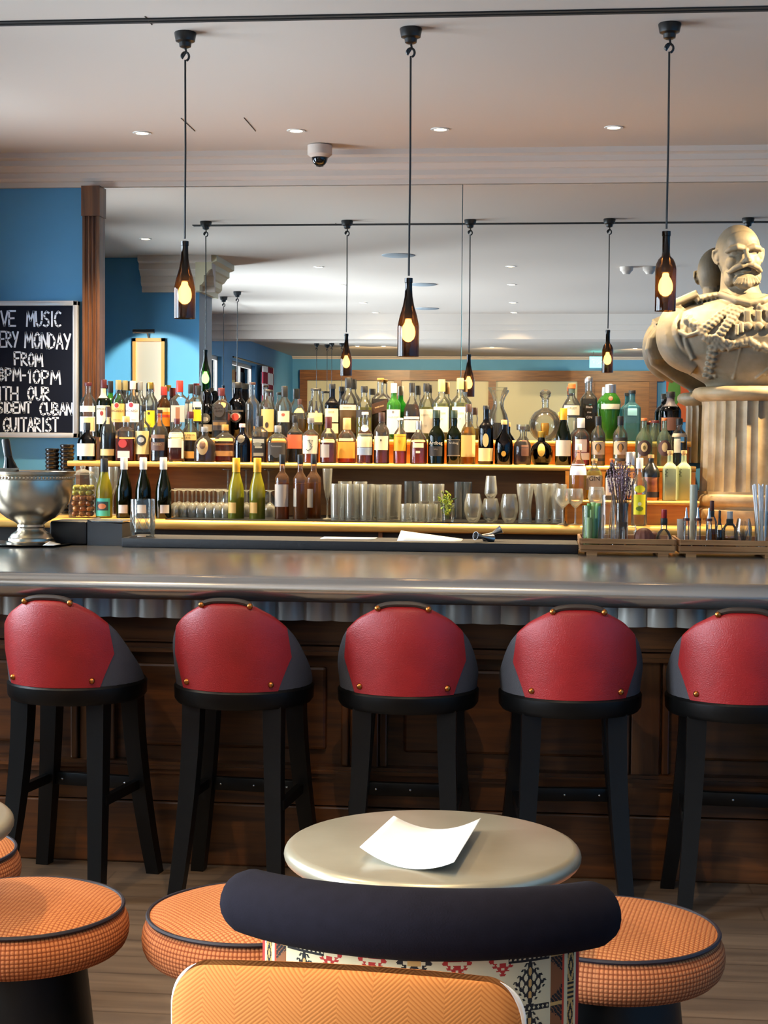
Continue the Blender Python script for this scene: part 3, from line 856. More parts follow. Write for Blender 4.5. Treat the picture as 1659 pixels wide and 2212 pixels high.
# ------------------------------------------------------------------ orange herringbone chair nearest the camera
m_her = sinweave('orange_herringbone', '#b27138', '#9b5b28', 'herring')
m_wp = mat('white_piping', '#d9d5cd', .6)
oc = at(742, 2150, 2.2)
t = thing('dining_chair', 'orange herringbone upholstered chair with white piping, nearest the camera', 'chair', (oc.x, 2.23, 0), math.radians(-3))
BW, BT = .262, .889
def outline(n=10):
    p = [(-BW+.015, .46)]
    r = .055
    for cx_, s0_ in ((-BW+r, PI), (BW-r, PI/2)):
        for i in range(n+1):
            a = s0_-PI/2*i/n; p.append((cx_+r*math.cos(a), BT-r+r*math.sin(a)-(.012*((cx_/BW)**2))))
    p.append((BW-.015, .46)); return p
ol = outline()
NX, NZ2 = 41, 40
def backface(u, v, s_):
    v = 1-(1-v)**2.4; z = .46+(BT-.46)*v
    hw = BW
    if z > BT-.055-.012: q = min(1, (z-(BT-.067))/.067); hw = BW-.055+.055*math.sqrt(max(0, 1-q*q))
    hw -= .015*(1-v)
    x = -hw+2*hw*u
    zz = z-.016*(x/BW)**2*v
    e = (1-(2*u-1)**2)**.5*(1-max(0, (v-.85)/.15)**2)**.5 if v < 1 else 0
    return (x, -.025*(1-(x/BW)**2)+s_*(.012+.026*e)+.03*(v-1), zz)
b = MB(); b.grid(NX, NZ2, lambda u, v: backface(u, v, -1)); b.grid(NX, NZ2, lambda u, v: backface(u, v, 1))
b.build('backrest', m_her, t, weld=.0006)
for e_ in (0, 1):
    MB().tube([(lambda p: (p[0]*1.006, p[1]+.004, p[2]))(backface(e_, j/39*.86, 0)) for j in range(40)], [.0042*min(1, (39-j)/9+.08) for j in range(40)], 8).build('piping', m_wp, t)
MB().box(-.24, .24, -.02, .45, .40, .48, bev=.03).build('seat', m_her, t)
for sx in (-1, 1):
    for y in (.0, .41):
        MB().lathe([(.016, 0), (.022, .41)], 12, c=(sx*.21, y, 0)).build('leg', m_oakz, t)
    MB().box(sx*.2-.018, sx*.2+.018, -.012, .012, .41, .5).build('post', m_oakz, t, False)
# ------------------------------------------------------------------ fluted marble column and bust
m_marb = mat('aged_marble', '#bda885', .55, var=('#9c835c', 9), bump=(.25, 40))
m_bust = mat('bust_stone', '#857a66', .6, var=('#726751', 14), bump=(.2, 60))
YC = 8.62
ccx = at(1612, 960, YC).x
t = thing('fluted_pedestal', 'fluted marble column pedestal carrying the bust', 'pedestal', (ccx, YC, ZC))
H = 1.968-ZC
MB().lathe([(0, 0), (.285, 0), (.285, .03), (.29, .045), (.285, .075), (.268, .085), (.268, .095), (.28, .105), (.287, .13), (.278, .152), (.258, .162), (.258, .175), (0, .175)], 56).build('base', m_marb, t)
NF = 26
MB().lathe([(.249, .175), (.249, .185), (.247, .2), (.240, H-.1), (.243, H-.085), (.243, H-.075)], NF*8, flute=lambda a: 1-.055*abs(math.sin(a*NF/2))).build('shaft', m_marb, t)
MB().lathe([(0, H-.078), (.245, H-.078), (.262, H-.07), (.285, H-.058), (.294, H-.04), (.292, H-.02), (.28, H-.006), (.26, H), (0, H)], 56).build('capital', m_marb, t)

PXM = FPX/YC
def bl(px, py): return (px-1606)/PXM, (838-py)/PXM
bust = MB()
WK = [(.00, .20, .16), (.015, .20, .17), (.07, .295, .2), (.17, .435, .235), (.26, .472, .25), (.33, .458, .24), (.40, .41, .2), (.436, .33, .165), (.470, .19, .14), (.50, .125, .12)]
def sect(z):
    for a, b in zip(WK[:-1], WK[1:]):
        if z <= b[0]:
            s_ = (z-a[0])/(b[0]-a[0]); return a[1]+(b[1]-a[1])*s_, a[2]+(b[2]-a[2])*s_
    return WK[-1][1:]
def chest_y(x, z):
    w, d = sect(z); q = min(.98, abs(x)/w); return -d*(1-q**2.6)**(1/2.2)
vs = []; fs = []; NA = 48; zs = [.0, .008, .02, .045, .07, .1, .135, .17, .2, .23, .26, .295, .33, .365, .40, .42, .436, .455, .47, .485, .5]
for z in zs:
    w, d = sect(z)
    for k in range(NA):
        a = 2*PI*k/NA; c_, s_ = math.cos(a), math.sin(a); x = w*math.copysign(abs(c_)**.9, c_)
        y = chest_y(x, z) if s_ < 0 else .10*(s_**.6)*(.6 if z < .2 else 1)
        vs.append((x, y, z))
for i in range(len(zs)-1):
    for k in range(NA): k2 = (k+1) % NA; fs.append((i*NA+k, i*NA+k2, (i+1)*NA+k2, (i+1)*NA+k))
fs += [tuple(range(NA-1, -1, -1)), tuple((len(zs)-1)*NA+k for k in range(NA))]
bust.add(vs, fs)
# separate arm drapery folds either side of the breast
for s_ in (-1, 1):
    bust.tube(spl([(s_*.345, -.07, .42), (s_*.39, -.085, .36), (s_*.40, -.10, .26), (s_*.365, -.115, .17), (s_*.27, -.12, .10)], 26), [.03+.052*math.sin(PI*(i+3)/31) for i in range(26)], 22)
    bust.tube(spl([(s_*.31, -.165, .38), (s_*.335, -.19, .26), (s_*.29, -.19, .14)], 16), .014, 8)
    for k, (x0_, y0_) in enumerate(((.355, -.13), (.40, -.11), (.43, -.07))):
        bust.tube(spl([(s_*x0_, y0_-.005, .40-.02*k), (s_*(x0_+.03), y0_-.05, .31-.02*k), (s_*(x0_-.0), y0_-.055, .22-.03*k), (s_*(x0_-.05), y0_-.035, .15-.01*k)], 14), [.004+.011*math.sin(PI*i/13) for i in range(14)], 8)
    # epaulette: slab and fringe
    Me = Matrix.Translation((s_*.335, -.045, .452)) @ Matrix.Rotation(s_*.42, 4, 'Y') @ Matrix.Rotation(-.25, 4, 'X')
    bust.box(-.085, .085, -.085, .07, -.018, .018, M=Me, bev=.006)
    for k in range(9):
        bust.tube([Me @ Vector((s_*.085, -.08+.018*k, 0)), Me @ Vector((s_*.105, -.08+.018*k, -.06))], .009, 6)
    bust.tube([(s_*.15, -.07, .495), (s_*.22, -.06, .485), (s_*.28, -.05, .47)], .02, 8)
    for k in range(6): bust.ball((s_*(.14+.025*k), -.09, .497-.006*k), (.016, .018, .016), 8, 6)
def on(px, py, off=.0):
    x, z = bl(px, py); return Vector((x, chest_y(x, max(.01, z))-off, z))
def path(pxs, n):
    P = [Vector((a, b)) for a, b in pxs]; out = []
    L_ = [0]
    for a, b in zip(P[:-1], P[1:]): L_.append(L_[-1]+(b-a).length)
    for i in range(n):
        q = L_[-1]*i/(n-1); k = 0
        while k < len(L_)-2 and L_[k+1] < q: k += 1
        f = (q-L_[k])/max(1e-6, L_[k+1]-L_[k]); p = P[k].lerp(P[k+1], f); out.append((p.x, p.y))
    return out
def braid(pxs, step=8.5, r=.0165):
    ln = sum((Vector(a)-Vector(b)).length for a, b in zip(pxs[:-1], pxs[1:])); n = max(3, int(ln/step))
    for i, q in enumerate(path(pxs, n)):
        for o_ in (-1, 1):
            p = on(q[0]+o_*3.8, q[1]+o_*1.8, .012)
            bust.ball(p, (r*1.15, r, r*.8), 8, 6)
braid([(1573, 674), (1545, 692), (1520, 715), (1505, 730)])
braid([(1588, 678), (1566, 700), (1548, 728), (1540, 738)])
braid([(1532, 762), (1528, 790), (1524, 818)])
braid([(1630, 676), (1655, 700), (1680, 722)])
braid([(1672, 762), (1676, 800)])
random.seed(3)
def fringe(pxs, n, r=.0145):
    for q in path(pxs, n):
        p = on(q[0]+random.uniform(-4, 4), q[1]+random.uniform(-4, 6), .012)
        bust.ball(p, (r*random.uniform(.7, 1.3), r, r*random.uniform(.7, 1.3)), 7, 5)
fringe([(1478, 700), (1500, 712), (1515, 735), (1545, 748), (1575, 752), (1605, 748)], 60)
fringe([(1515, 742), (1548, 757), (1570, 760)], 26)
fringe([(1605, 752), (1640, 760), (1700, 752)], 46)
bust.tube([on(1463, 725, .012), on(1480, 735, .016), on(1502, 728, .016), on(1512, 718, .012)], .012, 8)
for a, b in (((1583, 692), (1560, 745)), ((1578, 690), (1553, 748))): bust.tube([on(*a, .006), on(*b, .006)], .006, 6)
for px in (1600, 1622, 1645):                                    # medals on ribbons
    bust.box(-.018, .018, -.012, .012, -.03, .03, M=Matrix.Translation(on(px, 694, .01)), bev=.004)
    bust.ball(on(px, 716, .012), (.024, .012, .024), 10, 6)
bust.tube([on(1578, 712, .012), on(1577, 735, .014)], .012, 8); bust.tube([on(1587, 708, .012), on(1588, 730, .014)], .012, 8)
bust.tube([on(1545, 760, .004), on(1540, 820, .004)], .009, 6); bust.tube([on(1588, 756, .004), on(1576, 824, .004)], .007, 6)   # sash edges
for a in ((1640, 815, 1690, 765), (1622, 822, 1660, 790), (1650, 770, 1700, 820)): bust.tube([on(a[0], a[1], .003), on(a[2], a[3], .003)], .008, 6)
bust.tube([(-.15, -.10, .5), (-.06, -.165, .455), (.0, -.175, .44), (.07, -.165, .455), (.16, -.10, .5)], .02, 8)       # collar
# head
hx, hz = bl(1591, 563)
HM = Matrix.Translation((hx, -.045, hz)) @ Matrix.Rotation(math.radians(9), 4, 'Z') @ Matrix.Rotation(math.radians(-3), 4, 'Y') @ Matrix.Rotation(math.radians(5), 4, 'X')
def hb(c, r, seg=36, ring=24): bust.ball(c, r, seg, ring, M=HM)
hb((0, .035, .025), (.119, .14, .142)); hb((0, -.015, -.055), (.098, .105, .112)); hb((0, .02, -.02), (.112, .11, .11))
hb((0, -.06, .07), (.085, .055, .06))
for s_ in (-1, 1):
    bust.tube([(s_*.012, -.110, .034), (s_*.045, -.112, .043), (s_*.078, -.092, .036), (s_*.097, -.068, .020)], [.015, .018, .016, .010], 10, M=HM)
    hb((s_*.044, -.077, .010), (.023, .017, .015), 12, 8)                       # eyeball under lid
    bust.tube([(s_*.022, -.088, .012), (s_*.044, -.096, .019), (s_*.068, -.083, .012)], .005, 6, M=HM)
    bust.tube([(s_*.024, -.087, -.002), (s_*.046, -.093, -.010), (s_*.068, -.081, -.002)], .004, 6, M=HM)
    hb((s_*.055, -.068, -.038), (.042, .036, .042), 16, 10)
    hb((s_*.016, -.143, -.030), (.013, .015, .011), 10, 7)
    bust.tube([(s_*.002, -.142, -.05), (s_*.03, -.142, -.053), (s_*.062, -.122, -.067), (s_*.088, -.096, -.088), (s_*.098, -.08, -.087)], [.013, .018, .017, .010, .004], 10, M=HM)
    for k in range(4): bust.tube([(s_*(.01+.012*k), -.152+.006*k, -.044-.003*k), (s_*(.03+.014*k), -.152+.012*k, -.068-.006*k)], .004, 5, M=HM)
    bust.tube([(s_*.118, .01, .035), (s_*.135, .025, .03), (s_*.137, .03, 0), (s_*.127, .02, -.028), (s_*.115, .005, -.04)], [.009, .011, .010, .010, .009], 8, M=HM)
    hb((s_*.118, .02, -.002), (.012, .022, .03), 10, 7)
    hb((s_*.068, -.045, -.115), (.035, .05, .05), 12, 8)
bust.tube([(0, -.112, .036), (0, -.132, .005), (0, -.158, -.022), (0, -.155, -.034)], [.011, .014, .018, .014], 10, M=HM)
hb((0, -.118, -.083), (.032, .02, .010), 12, 7)
hb((0, -.092, -.135), (.062, .05, .042)); hb((0, -.118, -.15), (.042, .03, .03), 12, 8)
for k in range(9):
    a = (k-4)*.014; bust.tube([(a*.8, -.135, -.112), (a*1.25, -.146+abs(a)*.2, -.15), (a, -.12, -.178+abs(a)*.3)], .006, 5, M=HM)
bust.tube([(hx+.005, -.01, hz-.07), (hx+.008, -.0, hz-.17), (hx+.01, .0, .48)], [.098, .103, .13], 24)
bust.lathe([(.0, -.0), (.155, 0), (.16, .012), (.15, .026), (.0, .03)], 32)
ob = bust.build('marble_bust', m_bust, None)
rm = ob.modifiers.new('one_surface', 'REMESH'); rm.mode = 'VOXEL'; rm.voxel_size = .0046; rm.use_smooth_shade = True
sm = ob.modifiers.new('worn', 'SMOOTH'); sm.factor = .5; sm.iterations = 3
ob.location = (at(1606, 830, YC).x, YC, 1.9685)
tag(ob, 'pale stone bust of a bearded man in braided dress uniform on the fluted column', 'bust')

# ------------------------------------------------------------------ bottle pendants over the bar
m_amber = glass('amber_bottle_glass', (.15, .062, .022), .15, .02, 1.0, .01, (.8, .3, .05))
m_greenb = glass('green_bottle_glass', '#2f7d33', .3, .02)
m_bulb = emit('bulb_glow', (1, .78, .42), 48.0)
m_brass = mat('brass', '#b8863b', .3, 1.0)
def pendant(x, y, ztop, zbot, shape, label, gl=None, lit=True, h=.32):
    t = thing('pendant_lamp', label, 'pendant lamp', (x, y, CEIL), 0, 'wine bottle pendant lamps')
    L_ = CEIL-zbot; zt = -(L_-h)
    c = MB().lathe([(0, -.064), (.012, -.064), (.024, -.058), (.026, -.042), (.040, -.036), (.046, -.004), (.044, 0), (0, 0)], 28).build('canopy', m_black, t)
    hk = []
    for i in range(13):
        a = -PI*.5+1.55*PI*i/12; hk.append((.016*math.cos(a+PI*.1), 0, -.098+.018*math.sin(a+PI*.1)))
    MB().tube([(0, 0, -.06), (.004, 0, -.078)]+hk[::-1], .005, 8).build('hook', m_black, t)
    MB().tube([(0, 0, -.112), (.002, 0, -L_*.4), (0, 0, zt+.01)], .0042, 8).build('cord', m_black, t)
    R = .0445
    if shape == 'burgundy':
        pr = [(R, -L_), (R+.0005, -L_+.12), (R-.002, -L_+.135), (.036, -L_+.165), (.024, -L_+.205), (.0165, -L_+.245), (.0145, -L_+.28), (.0145, -L_+.3), (.0165, -L_+.302), (.0165, -L_+h), (.006, -L_+h)]
    else:
        pr = [(R-.002, -L_), (R-.002, -L_+.17), (R-.006, -L_+.19), (.03, -L_+.208), (.018, -L_+.22), (.0155, -L_+.235), (.0155, -L_+.3), (.0175, -L_+.302), (.0175, -L_+h), (.006, -L_+h)]
    b = MB().lathe(pr, 32); bo = MB()
    bo.v, bo.f, bo.m = b.v, b.f[:], b.m
    n = 32; bo.f = [f for f in bo.f if not (len(f) == n and max(f) < n)]
    bo.build('bottle_shade', gl or m_amber, t)
    MB().lathe([(.004, zt), (.0135, zt-.005), (.0135, zt-.13), (.017, zt-.14), (.017, zt-.165), (.0, zt-.168)], 16).build('lamp_holder', m_black, t)
    zb = zt-.165
    if lit:
        MB().lathe([(0, zb), (.0125, zb-.004), (.0145, zb-.016), (.024, zb-.032), (.029, zb-.052), (.0285, zb-.068), (.022, zb-.084), (.010, zb-.094), (0, zb-.096)], 20).build('bulb', m_bulb, t)
    return t
YP = 6.38
for a, yb, shp, lb, gl in ((401, 688, 'burgundy', 'brown sloping shouldered bottle pendant hanging between the pilaster and the dome camera', None),
                       (886, 770, 'burgundy', 'longest hung brown bottle pendant, over the middle of the bar', None),
                       (1443, 672, 'bordeaux', 'straight sided brown bottle pendant hanging beside the bust', None),
                       (-148, 752, 'burgundy', 'green bottle pendant seen only in the mirror near the lit picture', m_greenb),
                       (2006, 668, 'burgundy', 'brown bottle pendant showing only its ceiling rose above the bust in the mirror', None)):
    p = at(a, 75, YP); q = at(a-3, yb, YP)
    pendant((p.x+q.x)/2, YP, CEIL, q.z, shp, lb, gl)
for i, (px, d_, drop) in enumerate(((475, 17.9, 1.35), (505, 17.3, 1.5), (680, 26.3, 1.3), (703, 26.6, 1.3), (713, 26.2, 1.5), (735, 26.2, 1.4))):
    nm = ('first', 'second', 'third', 'fourth', 'fifth', 'last')[i]
    pendant(mx(px, d_), 18.2-d_, CEIL, CEIL-drop, 'burgundy', 'far bottle pendant reflected in the mirror, %s counted from the pier' % nm, m_greenb if i % 2 else None)
# ------------------------------------------------------------------ bottles
GL = {'clear': glass('clear_glass', '#f8faf8', .68, .03, 1.25, .03), 'paleg': glass('pale_green_glass', '#cfe3d2', .45, .02, 1.2, .10, (.62, .78, .62)), 'green': glass('green_glass', '#57c455', .55, .02, 1.1, .2, (.16, .66, .10)),
      'olive': glass('olive_glass', '#d0cc58', .5, .03, 1.2, .34, (.66, .62, .07)), 'dkgreen': glass('dark_green_glass', '#1b3a1c', .3, .02, 1, .02, (.2, .3, .05)), 'blackg': glass('black_glass', '#0f100f', .4),
      'brown': glass('brown_glass', '#7a4516', .4, .02, 1, .08, (.5, .22, .05)), 'blue': glass('blue_glass', '#7cc6dc', .5, .02, 1.2, .20, (.25, .6, .75)), 'smoke': glass('smoky_glass', '#4a423e', .4),
      'rose': glass('rose_glass', '#f3dccb', .5, .02, 1.1, .05, (.95, .62, .42)), 'navy': glass('navy_glass', '#1d2036', .4, .02, 1, .02, (.2, .2, .4))}
m_frost = mat('frosted_green_glass', '#929d78', .55)
def LQ(c): return liquid('liquid_'+c.strip('#'), [min(.95, x*k) for x, k in zip(lin(c)[:3], (2.2, 2.3, .8))], .34)
def PM(c, r=.5, me=0.0): return mat('paint_%s_%d_%d' % (c.strip('#'), int(r*100), int(me*100)), c, r, me)
PROF = {
 'spirit': [(0, 0), (.9, 0), (1, .015), (1, .60), (.95, .65), (.72, .715), (.46, .76), (.38, .80), (.37, .93), (.42, .935), (.42, .965), (.37, .97), (.37, 1)],
 'tall': [(0, 0), (.9, 0), (1, .015), (1, .64), (.93, .69), (.66, .74), (.45, .78), (.40, .82), (.38, .97), (.38, 1)],
 'square': [(0, 0), (.92, 0), (1, .015), (1, .62), (.96, .67), (.6, .73), (.40, .76), (.36, .80), (.36, 1)],
 'squat': [(0, 0), (.9, 0), (1, .03), (1, .45), (.92, .55), (.66, .64), (.40, .71), (.30, .76), (.29, 1)],
 'flask': [(0, 0), (.88, 0), (1, .04), (1, .55), (.9, .66), (.6, .74), (.36, .78), (.31, .82), (.30, 1)],
 'round': [(0, 0), (.6, 0), (.86, .10), (1, .28), (.98, .42), (.82, .56), (.5, .66), (.33, .70), (.29, .78), (.28, 1)],
 'dome': [(0, 0), (.9, 0), (1, .02), (1, .42), (.97, .52), (.84, .62), (.6, .69), (.38, .74), (.32, .80), (.31, 1)],
 'bord': [(0, 0), (.92, 0), (1, .015), (1, .60), (.94, .645), (.66, .69), (.42, .73), (.38, .78), (.37, .96), (.41, .965), (.41, .985), (.38, 1)],
 'burg': [(0, 0), (.92, 0), (1, .015), (1, .42), (.97, .48), (.82, .58), (.6, .68), (.42, .78), (.36, .86), (.35, .96), (.39, .965), (.39, .985), (.36, 1)],
 'bulb': [(0, 0), (.92, 0), (1, .015), (1, .50), (.95, .56), (.70, .63), (.44, .68), (.42, .73), (.47, .80), (.42, .85), (.37, .88), (.37, 1)],
 'monk': [(0, 0), (.92, 0), (1, .02), (1, .55), (.93, .62), (.70, .68), (.52, .72), (.50, .86), (.44, .94), (.30, .985), (.12, 1)],
 'taper': [(0, 0), (.62, 0), (.68, .02), (.82, .35), (1, .58), (1, .70), (.9, .75), (.62, .82), (.40, .87), (.36, .90), (.36, 1)],
 'cone': [(0, 0), (.92, 0), (1, .02), (1, .46), (.93, .54), (.75, .66), (.57, .78), (.46, .88), (.43, .97), (.46, 1)],
 'widem': [(0, 0), (.92, 0), (1, .02), (1, .58), (.94, .66), (.76, .74), (.62, .80), (.57, .96), (.62, .965), (.62, 1)],
 'flare': [(0, 0), (.88, 0), (1, .02), (.98, .38), (.8, .52), (.52, .62), (.42, .68), (.44, .76), (.62, .86), (.95, .96), (1.0, 1.0)],
 'moon': [(0, 0), (.42, 0), (.44, .03), (.72, .08), (.95, .2), (1, .3), (.95, .42), (.72, .55), (.36, .61), (.22, .64), (.2, .80), (.26, .805), (.26, .82), (.2, .83)],
 'bell': [(0, 0), (.95, 0), (1, .02), (1, .5), (.97, .58), (.75, .68), (.45, .75), (.3, .82), (.29, 1)],
}
SQ = {'square': 7, 'flask': 4}
def rad_at(prof, f):
    for a, b in zip(prof[:-1], prof[1:]):
        if a[1] <= f <= b[1] and b[1] > a[1]: return a[0]+(b[0]-a[0])*(f-a[1])/(b[1]-a[1])
    return prof[-1][0]
_placed = {}
def free_y(row, px, w, Ys):
    for Y in Ys:
        p = at(px, 1000, Y); r = w/2*Y/FPX+.0015
        if all((p.x-q[0])**2+(Y-q[1])**2 >= (r+q[2])**2 for q in _placed.setdefault(row, [])): break
    _placed[row].append((p.x, Y, r)); return Y
ROW = {'U': (ZU, [8.87, 8.98, 8.92, 9.02, 8.855]), 'L': (ZL, [8.585, 8.68, 8.63, 8.73, 8.56]), 'G': (ZG, [8.33, 8.40, 8.29]), 'C': (ZC, [8.30, 8.42, 8.36, 8.50, 8.58])}
def patch(mb, R, prof, sq, z0, z1, H, half, off, mi=0, mid=0.0, n=13):
    """a label laid round the bottle's front; half and mid are angles in degrees from the side that faces the seats"""
    rm = max(p[0] for p in prof)
    def fn(u, v):
        z = z0+(z1-z0)*v; f = min(.995, max(.02, z/H)); r = rad_at(prof, f)
        a = -PI/2+math.radians(mid+half*(2*u-1)); c_, s_ = math.cos(a), math.sin(a)
        rr = r*R
        if sq:
            t = min(1, max(0, (r/rm-.45)/.4)); e = 2+(sq-2)*t*t*(3-2*t); rr *= (abs(c_)**e+abs(s_)**e)**(-1/e)
        rr += off
        return (rr*c_, rr*s_, z)
    return mb.grid(n, 4, fn, mi)
def front(x, r, sq):
    n = sq or 2; return -max(1e-8, r**n-min(abs(x), r*.97)**n)**(1/n)
def disc_on(R, prof, z, rz, H, off, hw, sq=None):
    def fn(u, v):
        a = 2*PI*u; x = hw*v*math.cos(a); zz = z+rz*v*math.sin(a)
        r = rad_at(prof, min(.99, max(.02, zz/H)))*R+off
        x = max(-r*.96, min(r*.96, x)); return (x, front(x, r, sq), zz)
    return MB().grid(24, 4, fn, close_u=True)
def bend_text(txt, R, z, size, off, mid=0.0, spacing=1.0, sq=None):
    v, f = text_data(txt, size, spacing); m = MB(); o = []
    if sq: return m.add([(x, front(x, R+off, sq), z+y) for x, y, _ in v], f)
    for x, y, _ in v:
        a = x/R+math.radians(mid); a = max(-1.5, min(1.5, a)); o.append(((R+off)*math.sin(a), -(R+off)*math.cos(a), z+y))
    return m.add(o, f)
CAPN = {'w': '#dedad2', 'k': '#121214', 'r': '#8e2820', 'dr': '#4a1417', 'g': '#77797c', 'b': '#a9803f', 'c': '#c8a069', 't': '#8b8057', 'y': '#d8a322', 's': '#b9b6b4', 'p': '#d9b3b4', 'go': '#c9a24a', 'dg': '#1d3022', 'o': '#c46a35', 'br': '#3a211a'}
def bottle(row, px, w, yt, prof, gl, liq, cap, labels, label, name='liquor_bottle', texts=(), discs=(), extra=None, Y=None, group=None, lean=0):
    z0, Ys = ROW[row]
    Y = free_y(row, px, w, [Y] if Y else Ys)
    base = at(px, 1000, Y); base = at(px, 1000+(base.z-z0)*FPX/Y, Y)
    H = at(px, yt, Y).z-z0; R = w/2*Y/FPX; pf = PROF[prof]; sq = SQ.get(prof)
    zz = lambda py: max(.003, min(H, at(px, py, Y).z-z0))
    t = thing(name, label, 'bottle', (base.x, Y, z0), 0, group)
    P = [(r*R, f*H) for r, f in pf]
    capc = cap[0] if cap else None; zc = zz(cap[1]) if cap else H
    body = [q for q in P if q[1] <= max(zc+.004, H*.5)] if cap and cap[0] != 'stop' else P
    if cap and cap[0] != 'stop' and body[-1][1] < zc: body.append((rad_at(pf, zc/H)*R, zc))
    gm = GL[gl] if gl in GL else gl
    MB().lathe(body, 28, sq=sq).build('body', gm, t)
    if liq:
        zl = liq[1]*H if liq[1] < 3 else zz(liq[1])
        lp = [(max(0, r*R-.003), max(.004, f*H)) for r, f in pf if f*H < zl]; lp.append((max(.003, rad_at(pf, zl/H)*R-.003), zl)); lp.append((0, zl))
        lp[0] = (0, .004)
        MB().lathe(lp, 28, sq=sq).build('liquid', LQ(liq[0]), t)
    if capc and capc != 'stop':
        rn = rad_at(pf, min(1, zc/H+.01))*R
        me = 1.0 if capc in ('s', 'go') else 0.0
        if len(cap) > 2 and cap[2] == 'cork':
            MB().lathe([(0, zc-.004), (rn*.9, zc-.004), (rn*.95, zc+(H-zc)*.35), (rn*1.18, zc+(H-zc)*.4), (rn*1.2, H-.002), (rn*1.05, H), (0, H)], 18).build('cork', PM(CAPN[capc], .8), t)
        else:
            top = rn*1.12+.0008
            MB().lathe([(0, zc), (top, zc), (top*1.0, zc+(H-zc)*.3), (top*.98, H-.003), (top*.9, H), (0, H)], 20).build('cap', PM(CAPN[capc], .35 if me else .45, me), t)
    for i, lb in enumerate(labels):
        ya, yb, half, col = lb[:4]; mid = lb[4] if len(lb) > 4 else 0
        m = MB(); patch(m, R, pf, sq, zz(yb), zz(ya), H, half, .0009+.0003*i, 0, mid)
        m.build('label', PM(col, .6), t)
    for d in discs:
        yc, hh, hw, col = d[:4]
        s_ = FPX/Y; disc_on(R, pf, zz(yc), hh/s_, H, .0019+.0003*discs.index(d), hw/s_, sq).build('label', PM(col, .6), t)
    for tx in texts:
        s_, yc, hp, col = tx[:4]; rr = rad_at(pf, min(.98, zz(yc)/H))*R
        bend_text(s_, rr, zz(yc), hp/FPX*Y*1.35, .0026, tx[4] if len(tx) > 4 else 0, 1.0, sq).build('lettering', PM(col, .6), t, False)
    if extra: extra(t, R, H, pf, zz)
    return t
CR, IV, WH = '#dcc493', '#cfc6b0', '#d9d6d2'
B = bottle
# --- upper step, from the pilaster towards the bust
B('U', 190.5, 35, 826, 'spirit', 'clear', None, ('dr', 834), [(877, 890, 75, WH), (900, 932, 75, '#c3c9d2'), (902, 930, 40, CR, 25)], 'clear bottle with two pale labels and thin maroon stopper beside the pilaster', discs=[(922, 9, 5, '#20242e')])
B('U', 224, 32, 820, 'bord', 'dkgreen', None, ('dr', 838), [(876, 916, 70, '#d8d2bd'), (839, 860, 60, '#cbbf98')], 'green whiskey bottle with maroon cap and cream label near the pilaster', texts=[('JAMESON', 884, 4.6, '#22321f')], discs=[(893, 5, 4, '#8e2f25')])
B('U', 238.5, 28, 823, 'bord', 'green', None, ('k', 848), [], 'bright green bottle with tall black cap behind the maroon capped green bottle', Y=8.99)
B('U', 256, 31, 821, 'spirit', 'clear', ('#b5691c', .40), ('t', 842), [(872, 912, 72, '#cfa85c')], 'gold labelled rum bottle with olive cap and round red emblem', texts=[('BACARDI', 888, 5.2, '#2a1c14'), ('carta oro', 907, 3.2, '#3a2a1a')], discs=[(876, 6.4, 6, '#e8dcc2'), (876, 5.4, 5, '#9a2a22')], name='rum_bottle')
B('U', 270, 28, 822, 'spirit', 'clear', None, ('t', 843), [], 'olive capped clear bottle behind the gold labelled rum', Y=9.03, name='rum_bottle')
B('U', 287, 31, 823, 'spirit', 'clear', None, ('p', 841), [(872, 912, 72, '#e3e0e2')], 'white labelled rum bottle with pink white cap and round red emblem', texts=[('BACARDI', 888, 5.2, '#2a2430'), ('carta blanca', 907, 3.0, '#3a3440')], discs=[(875, 6.4, 6, '#efe4e2'), (875, 5.4, 5, '#8f2b3c')], name='rum_bottle')
B('U', 303, 27, 825, 'spirit', 'clear', None, ('g', 843), [(876, 889, 40, '#221c1e')], 'clear bottle with grey cap and small black label behind the white labelled rum', Y=8.99)
B('U', 325, 30, 826, 'tall', 'clear', ('#cfc04a', .30), ('go', 840), [(887, 923, 50, '#e3bb16')], 'clear bottle with wide gold cap and bright yellow label', discs=[(893, 3, 3, '#3a2c12'), (917, 4, 5, '#c9a012')])
B('U', 354, 33, 835, 'spirit', 'brown', ('#3d1c08', .6), ('r', 854), [(881, 890, 62, '#e6cf97'), (890, 921, 62, '#d98a1e'), (896, 902, 62, '#c2432a')], 'brown rum bottle with broad red cap and orange yellow label', name='rum_bottle')
B('U', 388, 37, 822, 'square', 'clear', None, ('r', 847), [(876, 912, 40, '#a8a096'), (880, 908, 14, '#8a5a3c')], 'broad clear bottle with red cap and grey patterned label')
B('U', 412, 26, 830, 'tall', 'clear', None, ('k', 850), [(872, 905, 55, '#d3cfca')], 'clear bottle with black cap beside the broad red capped clear bottle', Y=8.99)
B('U', 427, 25, 833, 'tall', 'clear', None, ('k', 854), [(885, 910, 50, '#e0b312'), (868, 880, 45, '#d5cfc4')], 'black capped clear bottle with a yellow label beside the monk shaped black bottle', Y=8.90)
B('U', 447, 37, 841, 'monk', 'blackg', None, None, [(917, 932, 60, '#b7ad9a')], 'black bottle with long closed neck and grey badge beside the reflected bulb', discs=[(904, 11, 11, '#4c4a44'), (906, 5, 7, '#9a958c')])
B('U', 478, 36, 838, 'square', 'clear', ('#5a2a10', .52), ('dr', 855), [(908, 930, 42, '#3a3230'), (912, 919, 40, '#8a6a3c')], 'amber bottle with big round black badge beside the monk shaped bottle', texts=[('BLACK', 883, 4.6, '#d8cdb8'), ('BUSH', 889, 4.6, '#d8cdb8')], discs=[(887, 15, 12, '#2b2320')])
